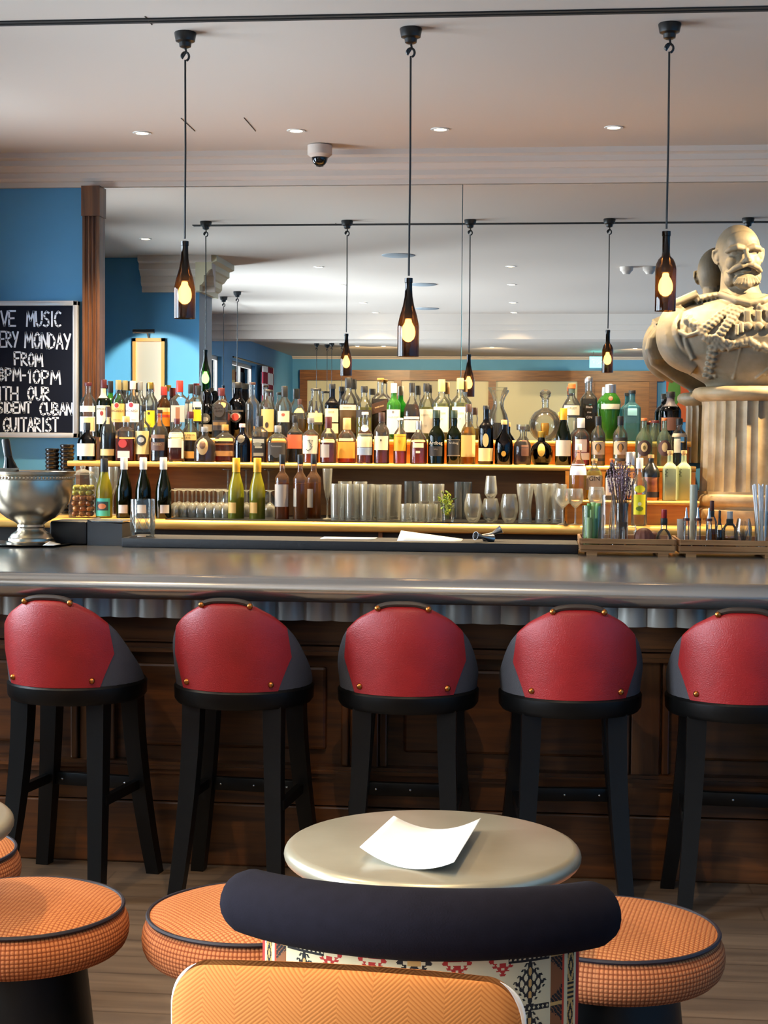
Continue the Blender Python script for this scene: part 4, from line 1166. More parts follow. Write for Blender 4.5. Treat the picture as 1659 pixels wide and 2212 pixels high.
B('U', 512, 42, 826, 'monk', 'blackg', None, ('k', 838), [(886, 890, 50, '#3b3431')], 'black bottle with wide black cap and red and silver crest', discs=[(901, 12, 13, '#241a1a'), (899, 6.5, 11, '#b8aca4'), (901, 8, 8, '#b03a32')])
B('U', 545, 31, 826, 'bord', 'clear', None, ('br', 831), [], 'clear bottle with long neck and thin dark stopper, no label')
B('U', 579, 31, 842, 'widem', 'clear', ('#b08a48', .35), ('k', 848), [(884, 933, 62, '#b89a60')], 'wide necked clear bottle with thin black cap and long tan label', discs=[(918, 6, 4, '#2a2018')])
B('U', 614, 33, 834, 'spirit', 'clear', ('#35140f', .34), ('k', 857), [(888, 912, 50, '#b9ae98')], 'clear bottle with tall black cap, dark red foot and tiny red seal', discs=[(896, 3, 4, '#a94438')])
B('U', 647, 27, 862, 'flask', 'clear', ('#b98a3a', .5), ('br', 874), [(882, 892, 50, '#a8804a')], 'short swing top bottle with brown stopper at the corner of the reflected screen')
B('U', 682, 34, 839, 'widem', 'clear', ('#c9a552', .50), ('k', 844), [(892, 900, 62, '#d8c489'), (900, 917, 62, '#c9b478'), (912, 917, 60, '#2c2418')], 'pale whisky bottle with flat black cap and tan label, before the first reflected pane', name='whisky_bottle')
B('U', 717, 33, 829, 'bord', 'smoke', ('#2a1210', .66), ('k', 840), [(883, 912, 60, '#d6c8a0'), (915, 936, 60, '#d0c193')], 'dark brown bottle with black cap and two stacked cream labels', texts=[('DARK', 890, 3.8, '#3a2c1c')], name='whisky_bottle')
B('U', 752, 37, 816, 'spirit', 'clear', ('#4a2a12', .58), ('k', 838), [(875, 886, 66, '#d6cfc2'), (886, 936, 66, '#4a3a26')], 'tall black capped bottle with ornate dark brown label, under the shortest reflected pendant', texts=[('RESERVE', 881, 3.6, '#4a3a30')], name='whisky_bottle')
B('U', 786, 35, 834, 'spirit', 'clear', ('#c8a458', .6), ('k', 848), [(886, 902, 66, '#1e1916')], 'clear whisky bottle with short black cap and a black band', name='whisky_bottle')
def slant(t, R, H, pf, zz):
    m = MB(); n = 12
    def fn(u, v): x = -R*.93+1.86*R*u; z = zz(891)+(zz(868)-zz(891))*v+.030*(u-.5); return (x, -R*1.004-.0012, z)
    m.grid(n, 3, fn).build('label', PM('#3a2418', .5), t)
    v_, f_ = text_data('RARE OLD', .0115); q = .28
    MB().add([(x*math.cos(q)-y*math.sin(q), -R*1.004-.002, zz(879)+x*math.sin(q)+y*math.cos(q)) for x, y, _ in v_], f_).build('lettering', PM('#d2b68a', .5), t, False)
B('U', 821, 37, 817, 'square', 'clear', ('#40200f', .66), ('b', 824, 'cork'), [], 'square whisky bottle with a slanted dark label and small cork', extra=slant, name='whisky_bottle')
B('U', 850, 31, 828, 'bord', 'green', None, ('w', 849), [(885, 938, 68, '#d6d2c6')], 'bright green bottle with white cap and tall white label', texts=[('HIGHLAND', 901, 3.6, '#4a5a78')], discs=[(890, 2.4, 2.4, '#6a6a70')], name='whisky_bottle')
B('U', 889, 36, 827, 'squat', 'clear', ('#5a180c', .62), ('k', 848), [(900, 906, 66, '#cfc9bb'), (908, 934, 66, '#cdc3b0')], 'squat shouldered bottle of red brown spirit with black cap and pale label', texts=[('ABERDEEN', 920, 3.2, '#6a4a3a')][:0], name='whisky_bottle')
B('U', 920, 31, 828, 'spirit', 'clear', ('#cfc6a8', .58), ('k', 846), [(884, 936, 66, '#cbc8c0')], 'clear whisky bottle with black cap and long grey white label', texts=[('SCOTCH', 897, 3.8, '#5a5a5c'), ('10', 920, 4, '#5a5a5c')], name='whisky_bottle')
B('U', 953, 36, 819.5, 'bord', 'clear', ('#d8d2bb', .60), ('c', 846), [(879, 934, 64, '#d2ccbd')], 'white labelled bottle with tan capsule, next to the grey labelled whisky', texts=[('SPEYSIDE', 893, 3.8, '#6a6258'), ('single', 905, 3, '#8a6a4a')], name='whisky_bottle')
B('U', 993, 36, 817, 'bord', 'clear', ('#d8d2bb', .60), ('c', 841), [(879, 934, 64, '#d0cac2')], 'white labelled bottle with tan capsule, next to the lit bulb in the mirror', texts=[('SPEYSIDE', 893, 3.8, '#6a6258'), ('18', 905, 4, '#6a6258')], name='whisky_bottle')
B('U', 1074, 42, 837, 'flare', 'clear', ('#3a1710', .33), None, [], 'glass carafe with a wide flared mouth and a little dark spirit', name='carafe')
def stopper(t, R, H, pf, zz):
    MB().lathe([(0, H*.80), (R*.17, H*.80), (R*.2, H*.86), (R*.34, H*.9), (R*.38, H*.935), (R*.3, H*.97), (R*.18, H*.995), (0, H)], 14).build('stopper', GL['clear'], t)
    MB().lathe([(0, .03), (R*.22, .03), (R*.30, .085), (R*.26, .10), (0, .10)], 16).build('gold_core', PM('#b5822a', .3, .6), t)
    for s_ in (0.0,):
        MB().tube([(R*1.0*math.cos(a), -.002, H*.3+R*1.0*math.sin(a)) for a in ring(-.95*PI/2, PI+.95*PI/2, 34)], .0075, 8).build('cut_rim', GL['clear'], t)
B('U', 1177, 64, 841, 'moon', 'clear', None, ('stop', 0), [], 'round cut crystal decanter with a ball stopper and a gold core', extra=stopper, name='decanter')
B('U', 1234, 36, 829, 'spirit', 'clear', None, ('o', 846, 'cork'), [(874, 876, 66, '#2a2c30'), (876, 897, 64, '#cfcab8'), (897, 899, 66, '#2a2c30'), (840, 850, 80, '#3c4f4c')], 'clear gin bottle with green neck band, cork and black edged white label', texts=[('OXLEY', 882, 5, '#3a3c40')], name='gin_bottle')
def slimneck(t, R, H, pf, zz): pass
B('U', 1271, 35, 814, 'square', 'clear', ('#141216', .66), ('s', 824), [], 'clear square bottle of nearly black gin with a long silver topped neck', texts=[('Black', 880, 5, '#b9b2b4'), ('sloe', 891, 4, '#b9b2b4'), ('GIN', 902, 5.4, '#a8a2a4')], name='gin_bottle')
B('U', 1317, 44, 830, 'taper', 'green', ('#2f9a2c', .62), ('s', 849), [(873, 884, 60, '#c9c6b4')], 'vivid green faceted gin bottle with silver cap and white band', discs=[(861, 4.6, 4.6, '#9a3a22')], name='gin_bottle')
B('U', 1364, 37, 843, 'square', 'blue', ('#4aa3c9', .35), ('k', 850), [(876, 898, 28, '#7fb5c0')], 'pale blue square gin bottle with black cap', name='gin_bottle')
B('U', 1447, 46, 846, 'spirit', 'blackg', None, ('k', 858), [(858, 878, 60, '#4a4650'), (902, 930, 60, '#5a3c34')], 'black bottle with grey neck label and reddish label behind the pink capped bottles', Y=8.9, name='gin_bottle')
# --- lower shelf
B('L', 188, 43, 913, 'squat', 'smoke', ('#3b1c0d', .45), ('k', 929), [(958, 985, 64, '#ddd3c4')], 'squat dark bottle with large cream label at the pilaster end of the lower shelf', texts=[('FINE RUM', 964, 3.8, '#6a6a78')][:0])
B('L', 234, 35, 878, 'dome', 'clear', ('#200f0a', .52), ('br', 901), [(970, 984, 62, '#dfb977')], 'dark spirit bottle with clear shoulders, brown cap and small cream label')
B('L', 272, 40, 899, 'square', 'clear', ('#8a2a0c', .50), ('c', 912), [(974, 989, 34, '#e6d6bd')], 'square amber bottle with round red seal and small cream label', discs=[(958, 9.5, 9.5, '#c7352a')])
B('L', 308.5, 32, 876, 'bord', 'clear', ('#7a4a1c', .5), ('k', 889), [(931, 981, 70, '#e8ca85')], 'bottle with yellow cream label bearing a big round black picture', discs=[(951, 12, 11, '#2a2624'), (950, 6, 7, '#b9b2a4')])
B('L', 344, 39, 885, 'dome', 'clear', ('#3a1710', .50), ('br', 893), [(939, 947, 50, '#7a5a44'), (955, 973, 48, '#5a3c2e')], 'dark brown spirit in a round shouldered bottle with long clear neck', texts=[('AGED', 960, 5.2, '#b9a07a')])
B('L', 382, 35, 904, 'flask', 'clear', ('#6a2a12', .38), ('dr', 916), [(934, 945, 55, '#cfc39a'), (948, 967, 55, '#e2d4b4'), (952, 990, 9, '#ebe3d6', 50)], 'clear bottle with cream double label and a hanging paper tag')
B('L', 411, 40, 889, 'dome', 'clear', ('#4a1c0c', .5), ('dr', 904), [(934, 951, 55, '#c9a968'), (975, 990, 36, '#dca556')], 'round bottle with maroon cap, tan label and small orange label', texts=[('BOURBON', 940, 4.4, '#2c1c12'), ('RYE', 946, 4.4, '#2c1c12')])
B('L', 442, 47, 922, 'squat', 'clear', ('#5a2a14', .60), ('g', 933), [], 'squat clear decanter bottle of brown spirit with an oval tan label', discs=[(965, 18, 12, '#a98a5c'), (961, 9, 7, '#5a3a24')])
B('L', 486, 43, 917, 'flask', 'clear', ('#7a3410', .58), ('b', 930), [(948, 953, 55, '#dcae6a'), (974, 985, 52, '#a98358'), (958, 961, 55, '#8a5a34')], 'flat amber flask with horizontal tan lines, next to the oval labelled decanter')
B('L', 523, 37, 915, 'dome', 'navy', None, ('p', 923), [], 'blue black bottle with round shoulder and a tiny pinkish cap', discs=[(948, 9, 8, '#3d362c')])
B('L', 561, 32, 898, 'square', 'clear', ('#3a1a0c', .55), ('k', 921), [(945, 987, 42, '#17130f'), (948, 957, 38, '#b9b29a'), (964, 968, 26, '#a9a28c'), (978, 985, 34, '#8f8a78')], 'square whiskey bottle with black and white banner label', discs=[(960, 4.5, 9, '#8a8470')], name='whisky_bottle')
B('L', 600, 43, 919, 'flask', 'clear', ('#2c140a', .52), ('g', 934), [(956, 983, 46, '#3c3834')], 'squat dark whiskey bottle with a charcoal shield label', texts=[('Tennessee', 964, 4.2, '#a9a49a')], discs=[(981, 8, 9, '#3c3834')], name='whisky_bottle')
B('L', 637, 34, 897, 'bord', 'clear', ('#2a1512', .64), ('k', 913), [(939, 969, 66, '#d9694a')], 'dark spirit bottle with a plain coral red label', name='whisky_bottle')
def kana(t, R, H, pf, zz):
    m = MB(); s_ = .0028
    for pts in ([(-.3, .95), (.1, 1), (-.1, .8)], [(.35, .98), (.5, .9)], [(0, .75), (.35, .5), (.1, .3), (.45, .28), (.2, .0), (-.3, -.15), (-.55, -.02)]):
        pp = []
        for a, b in pts: x = a*R*.8; z = zz(970)+b*.06*H/.3; pp.append((x, -math.sqrt(R*R-x*x)-.002, z))
        m.tube(pp, .0016, 6)
    m.build('brush_mark', PM('#2a2824', .7), t)
B('L', 671, 35, 902, 'bord', 'clear', ('#a86a20', .62), ('g', 914), [(941, 980, 66, '#e6dfc4')], 'whisky bottle with a white label and black brush writing', extra=kana, name='whisky_bottle')
B('L', 709, 37, 900, 'dome', 'clear', ('#8a4414', .5), ('dr', 925), [(951, 956, 55, '#d6c9a4'), (960, 988, 36, '#a39a92', -22)], 'round amber whisky bottle with maroon cap and grey ornate label', name='whisky_bottle')
B('L', 749, 42, 903, 'dome', 'clear', ('#b9661c', .5), ('c', 928), [(947, 953, 50, '#e3d39a'), (955, 990, 62, '#e0a94a')], 'amber whisky bottle with yellow cork and big golden label', name='whisky_bottle')
B('L', 788, 35, 890, 'bulb', 'clear', ('#8a4a1a', .62), ('w', 896), [(937, 966, 66, '#ded2a8'), (967, 983, 64, '#8c9db4')], 'amber whisky bottle with cream label over a pale blue band', discs=[(925, 7.5, 8, '#f0ead8')], name='whisky_bottle')
B('L', 824, 34, 891, 'spirit', 'clear', ('#8a4414', .50), ('br', 911), [(942, 972, 60, '#e2d6b0')], 'amber whisky bottle with dark capsule and rounded cream label', discs=[(951, 2.5, 2, '#5a4a3a')], name='whisky_bottle')
B('L', 864, 29, 903, 'spirit', 'clear', ('#a85a1a', .60), ('w', 907), [(938, 974, 62, '#e0a01e')], 'slim amber whisky bottle with bright yellow label', discs=[(954, 4, 3, '#c98a14')], name='whisky_bottle')
B('L', 904, 37, 909, 'dome', 'clear', ('#9a5218', .55), ('s', 928), [(951, 955, 55, '#d6b378'), (957, 967, 38, '#e2d0a4'), (974, 979, 14, '#e2d6b4')], 'amber whisky bottle with silver capsule and several small tags', name='whisky_bottle')
B('L', 942, 36, 886, 'bulb', 'dkgreen', None, ('dg', 903), [(964, 985, 50, '#1c1714')], 'dark green whisky bottle with pale blackletter name, beside the silver capped bottle', texts=[('Ardbeg', 957, 7.5, '#c9bfae'), ('islay', 970, 3.8, '#8a7a6c')], name='whisky_bottle')
B('L', 980, 32, 886, 'bulb', 'dkgreen', None, ('dg', 903), [(949, 951, 55, '#6a5f50'), (952, 983, 50, '#17130f'), (983, 985, 55, '#6a5f50')], 'dark green whisky bottle with a bordered black label', texts=[('Ardbeg', 957, 5, '#a99f8e'), ('uigeadail', 972, 3, '#8a7a6c')][:1], name='whisky_bottle')
B('L', 1011, 32, 873, 'bulb', 'clear', ('#b0934a', .62), ('br', 890), [(940, 987, 70, '#d6bb7c')], 'pale whisky bottle with dark red cap and tall cream yellow label', texts=[('LAGAN', 953, 3.6, '#6a5a3a')][:0], name='whisky_bottle')
B('L', 1049, 33, 876, 'bord', 'smoke', ('#1f0f0a', .66), ('k', 884), [(968, 996, 66, '#d9bd82')], 'brown black whisky bottle with an upright oval label over a square one', discs=[(951, 14.5, 6.5, '#d0b174')], name='whisky_bottle')
B('L', 1088, 39, 907, 'squat', 'smoke', ('#1a1210', .42), ('c', 917), [], 'squat dark cognac bottle with a tan cork and small gold medal', discs=[(980, 6, 5, '#b98a2a')], name='cognac_bottle')
def overglass(t, R, H, pf, zz):
    r = .03; g = [(.020, .006), (.024, .02)]
    zt_ = zz(878)
    MB().lathe([(.033, H-.02), (.0345, H+.01), (.030, zt_-.02), (.0235, zt_-.0), ], 20).build('upturned_glass', GL['clear'], t)
B('L', 1128, 38, 921, 'squat', 'clear', ('#4a160a', .62), ('br', 928), [(951, 985, 26, '#5a3420', 20)], 'red amber cognac bottle with a tasting glass upturned over its neck', extra=overglass, name='cognac_bottle')
B('L', 1169, 50, 932, 'round', 'smoke', ('#1a0f0a', .55), ('go', 945), [], 'round black cognac bottle with a leaning gold oval label', discs=[(972, 14, 8, '#b59a4a')], name='cognac_bottle')
B('L', 1216, 34, 882, 'burg', 'dkgreen', None, ('y', 907), [(951, 985, 66, '#ddcfb8')], 'dark green bottle with yellow capsule and large white label', name='cognac_bottle')
B('L', 1254, 38, 903, 'spirit', 'clear', ('#b8402c', .52), ('w', 924), [(949, 976, 40, '#e3c9b8'), (978, 993, 50, '#e6cdb4', 20)], 'pink gin bottle with stacked white cap and pale labels', name='gin_bottle')
for px, s_ in ((1291, 'before the nearly black gin'), (1339, 'before the pale blue gin')):
    B('L', px, 31, 899, 'spirit', 'clear', ('#cfd3cc', .45), ('k', 919), [(945, 952, 66, '#2a2826'), (954, 982, 60, '#b9a58c'), (990, 996, 66, '#2c2a26')], 'clear gin bottle with black cap and brown picture label, '+s_, discs=[(966, 8, 7, '#3f3a34'), (968, 9, 4, '#a5763a')], name='gin_bottle')
B('L', 1390, 37, 903, 'dome', 'paleg', None, ('o', 909), [], 'coral capped pale green gin bottle with arched dark badge, beside the brown picture label', discs=[(968, 17, 15, '#3a2420'), (966, 10, 7, '#cbb27c'), (967, 4.5, 3, '#6a5a2a')], name='gin_bottle')
B('L', 1414, 27, 908, 'widem', 'paleg', None, ('dr', 914), [], 'plain pale green bottle with dark red cap behind the two badged gin bottles', name='gin_bottle', Y=8.74)
B('L', 1434, 32, 903, 'dome', 'paleg', None, ('o', 909), [], 'coral capped pale green gin bottle with dark badge, beside the white paper strip', discs=[(968, 17, 14, '#4a2c26'), (966, 10, 6, '#bda272')], name='gin_bottle')
B('L', 1466, 34, 904, 'spirit', 'clear', ('#1d1a1c', .5), ('k', 918), [(936, 944, 66, '#a99f96'), (938, 978, 24, '#d8d5cf', -18)], 'clear bottle with black cap, dark label and a white paper strip', name='gin_bottle')
# --- low gin shelf
B('G', 1248, 38, 959, 'dome', 'rose', ('#e8bc8c', .62), ('w', 972), [(1002, 1026, 66, '#ece6ea')], 'stout pinkish gin bottle with white cap and blank white label on the low shelf', name='gin_bottle')
B('G', 1283, 36, 991, 'flask', 'clear', ('#f0c47a', .70), ('c', 1000, 'cork'), [(1027, 1058, 48, '#e6d8c2')], 'cork stoppered flat bottle with a cream label reading GIN', texts=[('GIN', 1034, 10, '#3a2f26')], name='gin_bottle')
B('G', 1321, 30, 991, 'flask', 'smoke', None, ('o', 999, 'cork'), [(1032, 1070, 48, '#d9d0c4')], 'dark cork stoppered bottle with white label behind the dried lavender', name='gin_bottle')
B('G', 1361, 31, 976, 'spirit', 'clear', None, ('s', 1005), [(1033, 1070, 50, '#ded6c6')], 'clear bottle with tall silver capsule behind the yellow labelled bottle', name='gin_bottle')
def bellskirt(t, R, H, pf, zz):
    MB().lathe([(R*1.06, zz(1030)), (R*1.05, zz(1022)), (R*.85, zz(1012)), (R*.5, zz(1003)), (R*.34, zz(998)), (R*.33, zz(990))], 28).build('black_hood', PM('#141411', .25), t)
    MB().lathe([(R*.30, zz(990)), (R*.36, zz(989)), (R*.36, zz(982.5)), (R*.3, zz(982)), (0, zz(982))], 16).build('cork', PM('#c79a66', .8), t)
B('G', 1405, 36, 982, 'bell', mat('orange_glaze', '#c07a3c', .3, var=('#6a2f16', 14)), None, None, [(1062, 1074, 80, '#201512')], 'bottle with a black bell shaped hood over an orange painted body', extra=bellskirt, name='gin_bottle')
for px, s_ in ((1446, 'nearer the black hooded bottle'), (1476, 'nearer the marble column')):
    def sprig(t, R, H, pf, zz):
        m = MB(); x = -R*.62
        m.tube([(x, -R-.0015, zz(1030)), (x+.004, -R-.0015, zz(1012))], .0012, 5)
        for k in range(5): m.ball((x+.002+.004*(-1)**k, -R-.0015, zz(1028-3.6*k)), (.004, .001, .002), 6, 4)
        m.build('printed_sprig', PM('#2f3a22', .7), t)
        for (a, b) in ((.3, 1052), (-.1, 1062), (.1, 1045)): pass
    B('G', px, 30, 973, 'square', m_frost, None, ('c', 984, 'cork'), [], 'frosted pale green square bottle with a cork, '+s_, extra=sprig, name='gin_bottle', group='frosted square bottles')
# --- wine bottles standing on the counter
B('C', 225, 36, 991, 'burg', 'olive', None, ('k', 1019), [(1076, 1114, 60, '#3fb4a8'), (1083, 1102, 44, '#1d3a44')], 'green wine bottle with black capsule and turquoise picture label', discs=[(1093, 6, 9, '#c77d54')], name='wine_bottle')
for px, mid, s_ in ((268, 6, 'next to the turquoise labelled bottle'), (309.5, 0, 'behind the mixing glass'), (353, 24, 'beyond the mixing glass')):
    B('C', px, 35, 988, 'burg', 'dkgreen', None, ('w', 1014), [(1090, 1108, 34, '#cfc7bc', mid)], 'dark wine bottle with white capsule and small white label, '+s_, name='wine_bottle', group='white capped wine bottles')
for px, s_ in ((510, 'nearer the pilaster'), (555.5, 'nearer the rosé bottles')):
    B('C', px, 35, 989, 'burg', 'olive', ('#7a7a14', .36), ('y', 1020), [(1085, 1108, 34, '#d8a04a', -24)], 'yellow capped green wine bottle with orange label, '+s_, name='wine_bottle', group='yellow capped wine bottles')
B('C', 609, 32, 981, 'bord', 'rose', ('#d97a42', .56), ('k', 1003), [(1046, 1094, 66, '#b9aa9a')], 'rosé bottle with wide grey label facing the room', name='wine_bottle')
B('C', 648, 31, 982, 'bord', 'rose', ('#e08438', .56), ('k', 1003), [(1055, 1094, 18, '#b8a68c', -40)], 'rosé bottle with its label turned away, between two other rosé bottles', name='wine_bottle')
B('C', 677, 33, 981, 'bord', 'rose', ('#e08438', .56), ('k', 1003), [(1056, 1096, 24, '#cdc3b4', -20)], 'rosé bottle with narrow grey label next to the champagne flute', name='wine_bottle')
B('C', 1380, 34, 989, 'bord', 'clear', None, ('w', 1012), [(1068, 1111, 46, '#d6cf14')], 'slim clear bottle with pale cap and bright lemon yellow label', discs=[(1056, 8, 11, '#cfc814'), (1088, 4, 4, '#f0e8a0'), (1098, 5, 8, '#6a7a14')], name='gin_bottle', Y=8.2)
# ------------------------------------------------------------------ glassware on the counter
m_gl = glass('table_glass', '#f8f9f5', .75, .06, 1.7, .14, (.98, .96, .86))
m_gl2 = glass('plain_glass', '#fcfdfb', .97, .02, .75, .015)
def gthing(name, label, cat, px, Y, z, group=None):
    p = at(px, 1100, Y); return thing(name, label, cat, (p.x, Y, z), 0, group)
def tumbler(h, r0, r1, ribs=0):
    b = [(0, 0), (r0*.96, 0), (r0, .004), (r1, h), (r1-.0025, h), (r0-.003, .014), (0, .012)]
    return b
def waisted(h, r):
    return [(0, 0), (r*.78, 0), (r*.82, .006), (r*.70, h*.3), (r*.76, h*.5), (r*.98, h*.88), (r, h), (r-.0025, h), (r*.93, h*.86), (r*.72, h*.5), (r*.64, h*.3), (r*.7, .02), (0, .016)]
def stemless(h, r):
    return [(0, 0), (r*.5, 0), (r*.8, h*.14), (r, h*.42), (r*.95, h*.7), (r*.74, h), (r*.72, h), (r*.92, h*.7), (r*.96, h*.42), (r*.76, h*.16), (0, .01)]
def wineglass(h, r, rb):
    return [(0, 0), (rb, 0), (rb, .002), (.006, .009), (.004, .02), (.004, h*.46), (.012, h*.49), (r*.85, h*.62), (r, h*.74), (r*.84, h), (r*.82, h), (r*.97, h*.74), (r*.8, h*.63), (0, h*.51)]
def flute(h, r):
    return [(0, 0), (r*1.0, 0), (r, .002), (.006, .008), (.004, .02), (.0042, h*.35), (.009, h*.40), (r*.8, h*.62), (r*1.05, h), (r*1.02, h), (r*.76, h*.62), (0, h*.41)]
def flip(pr, h): return [(r, h-z) for r, z in pr][::-1]
ORD = ('first', 'second', 'third', 'fourth', 'fifth', 'sixth', 'seventh', 'eighth')
def place(name, pr, px, Y, label, z=None, group=None, seg=24):
    t = gthing(name, label, 'glass', px, Y, ZC+.0052 if z is None else z, group)
    MB().lathe(pr, seg).build('vessel', m_gl, t); return t
# upturned stemmed goblets in the long sparkling row
for i in range(7):
    place('goblet', flip(wineglass(.152, .036, .030), .152), 378+18.5*i, 8.36, 'upturned short goblet, %s in the front row from the white capped wine bottles' % ORD[i], group='upturned goblets')
for i in range(6):
    place('goblet', flip(wineglass(.154, .036, .030), .154), 387+18.5*i, 8.47, 'upturned short goblet, %s in the back row from the white capped wine bottles' % ORD[i], group='upturned goblets')
for i, px in enumerate((492, 531, 580)):
    place('wine_glass', flip(wineglass(.262, .043, .036), .262), px, 8.62, 'upturned tall wine glass behind the yellow capped bottles, %s from the goblets' % ORD[i], group='upturned wine glasses')
for i, px in enumerate((475, 533, 583)):
    place('wine_glass', flip(wineglass(.15, .036, .03), .15), px, 8.50, 'upturned small wine glass around the yellow capped bottles, %s from the goblets' % ORD[i], group='small upturned wine glasses')
for i, (px, Y) in enumerate(((203, 8.46), (243, 8.47), (257, 8.56), (212, 8.6))):
    place('champagne_flute', flute(.27, .028), px, Y, ('champagne flute between the olive jar and the turquoise labelled bottle', 'champagne flute behind the gap beside the turquoise labelled bottle', 'champagne flute half behind the first white capped bottle', 'champagne flute at the back behind the turquoise labelled bottle')[i], group='champagne flutes by the olives')
place('champagne_flute', flute(.275, .026), 707, 8.34, 'single champagne flute standing beside the rosé bottles')
for i, px in enumerate((729, 760, 792)):
    place('highball_glass', tumbler(.195, .035, .0385), px, 8.26, 'tall clear highball glass, %s of the front trio from the champagne flute' % ORD[i], group='highball glasses')
for i, px in enumerate((745, 778)):
    place('highball_glass', tumbler(.205, .035, .0385), px, 8.38, 'tall clear highball glass at the back of the trio, %s from the champagne flute' % ORD[i], group='highball glasses')
for i, (px, Y) in enumerate(((828, 8.28), (851, 8.40), (818, 8.42))):
    place('highball_glass', tumbler(.19, .037, .041), px, Y, ('broad highball glass alone before the tumbler stack', 'broad highball glass touching the tumbler stack', 'broad highball glass at the back near the trio')[i], group='broad highball glasses')
for i, px in enumerate((879, 906, 933)):
    place('tumbler', tumbler(.092, .031, .033), px, 8.24, 'low tumbler in the bottom front row, %s from the broad highball glasses' % ORD[i], group='stacked low tumblers')
for i, px in enumerate((890, 918, 944)):
    place('tumbler', tumbler(.092, .031, .033), px, 8.33, 'low tumbler in the bottom back row, %s from the broad highball glasses' % ORD[i], group='stacked low tumblers')
for i, px in enumerate((918, 945)):
    place('tumbler', tumbler(.106, .034, .036), px, 8.285, 'tumbler on top of the low stack, %s from the broad highball glasses' % ORD[i], z=ZC+.0982, group='stacked low tumblers')
for i, px in enumerate((884, 900, 992, 1008)):
    place('highball_glass', tumbler(.205, .026, .03), px, 8.56, 'dim tall glass at the back of the counter, %s from the broad highball glasses' % ORD[i], group='dim tall glasses at the back')
for i, (px, Y) in enumerate(((1022, 8.26), (1060, 8.27), (1100, 8.27))):
    place('stemless_glass', stemless(.15 if i != 1 else .125, .049), px, Y, ('round stemless glass nearest the herb glass', 'round stemless glass carrying a tulip glass', 'round stemless glass nearest the beer glasses')[i], group='round stemless glasses')
p_ = place('tulip_glass', [(0, 0), (.018, 0), (.034, .025), (.033, .05), (.026, .12), (.0245, .12), (.031, .05), (.031, .027), (0, .006)], 1060, 8.27, 'tulip glass standing on a round stemless glass', z=ZC+.0052+.125)
for i, px in enumerate((1134, 1171, 1205)):
    place('beer_glass', waisted(.205, .046), px, 8.26, 'tall waisted beer glass, %s from the stemless glasses' % ORD[i], group='waisted beer glasses')
place('beer_glass', waisted(.205, .046), 1188, 8.40, 'tall waisted beer glass standing behind the front three', group='waisted beer glasses')
for px, lb, Y in ((1216, 'thin stemmed glass at the end of the glass row by the celery', 8.18), (1243, 'balloon wine glass glinting before the stout pink gin bottle', 8.19)):
    place('wine_glass', wineglass(.19, .043, .034), px, Y, lb, z=ZC)
place('balloon_glass', wineglass(.2, .046, .034), 1288, 8.185, 'large balloon glass before the cork stoppered GIN bottle', z=ZC)
# herb sprigs in a small glass
t = gthing('herb_glass', 'small glass of fresh green herb sprigs among the tumblers', 'glass', 968, 8.2, ZC+.0052)
MB().lathe(tumbler(.10, .031, .036), 24).build('vessel', m_gl2, t)
random.seed(5); m_leaf = mat('herb_green', '#9cab2c', .5); m_leaf2 = mat('herb_dark', '#3f5016', .5)
hb_ = MB()
for i in range(26):
    a = random.uniform(0, 2*PI); r = random.uniform(0, .02); h = random.uniform(.06, .165); lean = random.uniform(.0, .03)
    x, y = r*math.cos(a)-.012*(h/.16), r*math.sin(a)
    hb_.tube([(x*.4, y*.4, .016), (x+lean*math.cos(a)*.4, y+lean*math.sin(a)*.4, h*.6), (x+lean*math.cos(a), y+lean*math.sin(a), h)], .0012, 5, 1)
    for k in range(4):
        q = Vector((x+lean*math.cos(a)*(.4+.2*k), y+lean*math.sin(a)*(.4+.2*k), h*(.62+.12*k)))
        Ml = Matrix.Translation(q+Vector((random.uniform(-.006, .006), random.uniform(-.006, .006), 0))) @ Matrix.Rotation(random.uniform(0, 6.3), 4, 'Z') @ Matrix.Rotation(random.uniform(.4, 1.4), 4, 'Y')
        hb_.ball((0, 0, .008), (.0045, .0012, .0125), 6, 5, (i+k) % 4 == 3, Ml)
hb_.build('herb_sprigs', [m_leaf, m_leaf2], t)

# ------------------------------------------------------------------ on the bar: punch bowl, jar, mixing glass, jiggers, boxes
YBW = 6.98
m_silver = mat('tarnished_silver', '#b9ad9a', .27, 1.0, bump=(.08, 30))
bx = at(67, 1180, YBW).x
tag(MB().lathe([(0, 0), (.16, 0), (.19, .009), (.188, .012), (.16, .004), (0, .004)], 48).build('serving_tray', mat('dark_tray', '#2a2624', .25, .6)), 'round dark tray under the silver punch bowl', 'tray').location = (bx, YBW, ZB)
t = thing('punch_bowl', 'large footed silver punch bowl standing on a dark tray', 'bowl', (bx, YBW, ZB+.0045))
K = YBW/FPX
pr = [(0, 0), (.113, 0), (.114, .012), (.104, .017), (.103, .028), (.094, .036), (.090, .046), (.072, .058), (.064, .064), (.060, .075), (.063, .082), (.060, .092), (.075, .104), (.110, .122), (.145, .150), (.173, .19), (.188, .235), (.192, .285), (.191, .30), (.196, .303), (.197, .318), (.194, .322), (.203, .327), (.205, .338), (.2, .34), (.19, .336), (.186, .29), (.18, .235), (.165, .195), (.135, .155), (.09, .122), (0, .112)]
MB().lathe(pr, 64).build('bowl', m_silver, t)
rb = MB()
for k in range(72):
    a = 2*PI*k/72; rb.ball((.1955*math.cos(a), .1955*math.sin(a), .311), (.0075, .0075, .007), 7, 5)
rb.build('beaded_rim', m_silver, t)
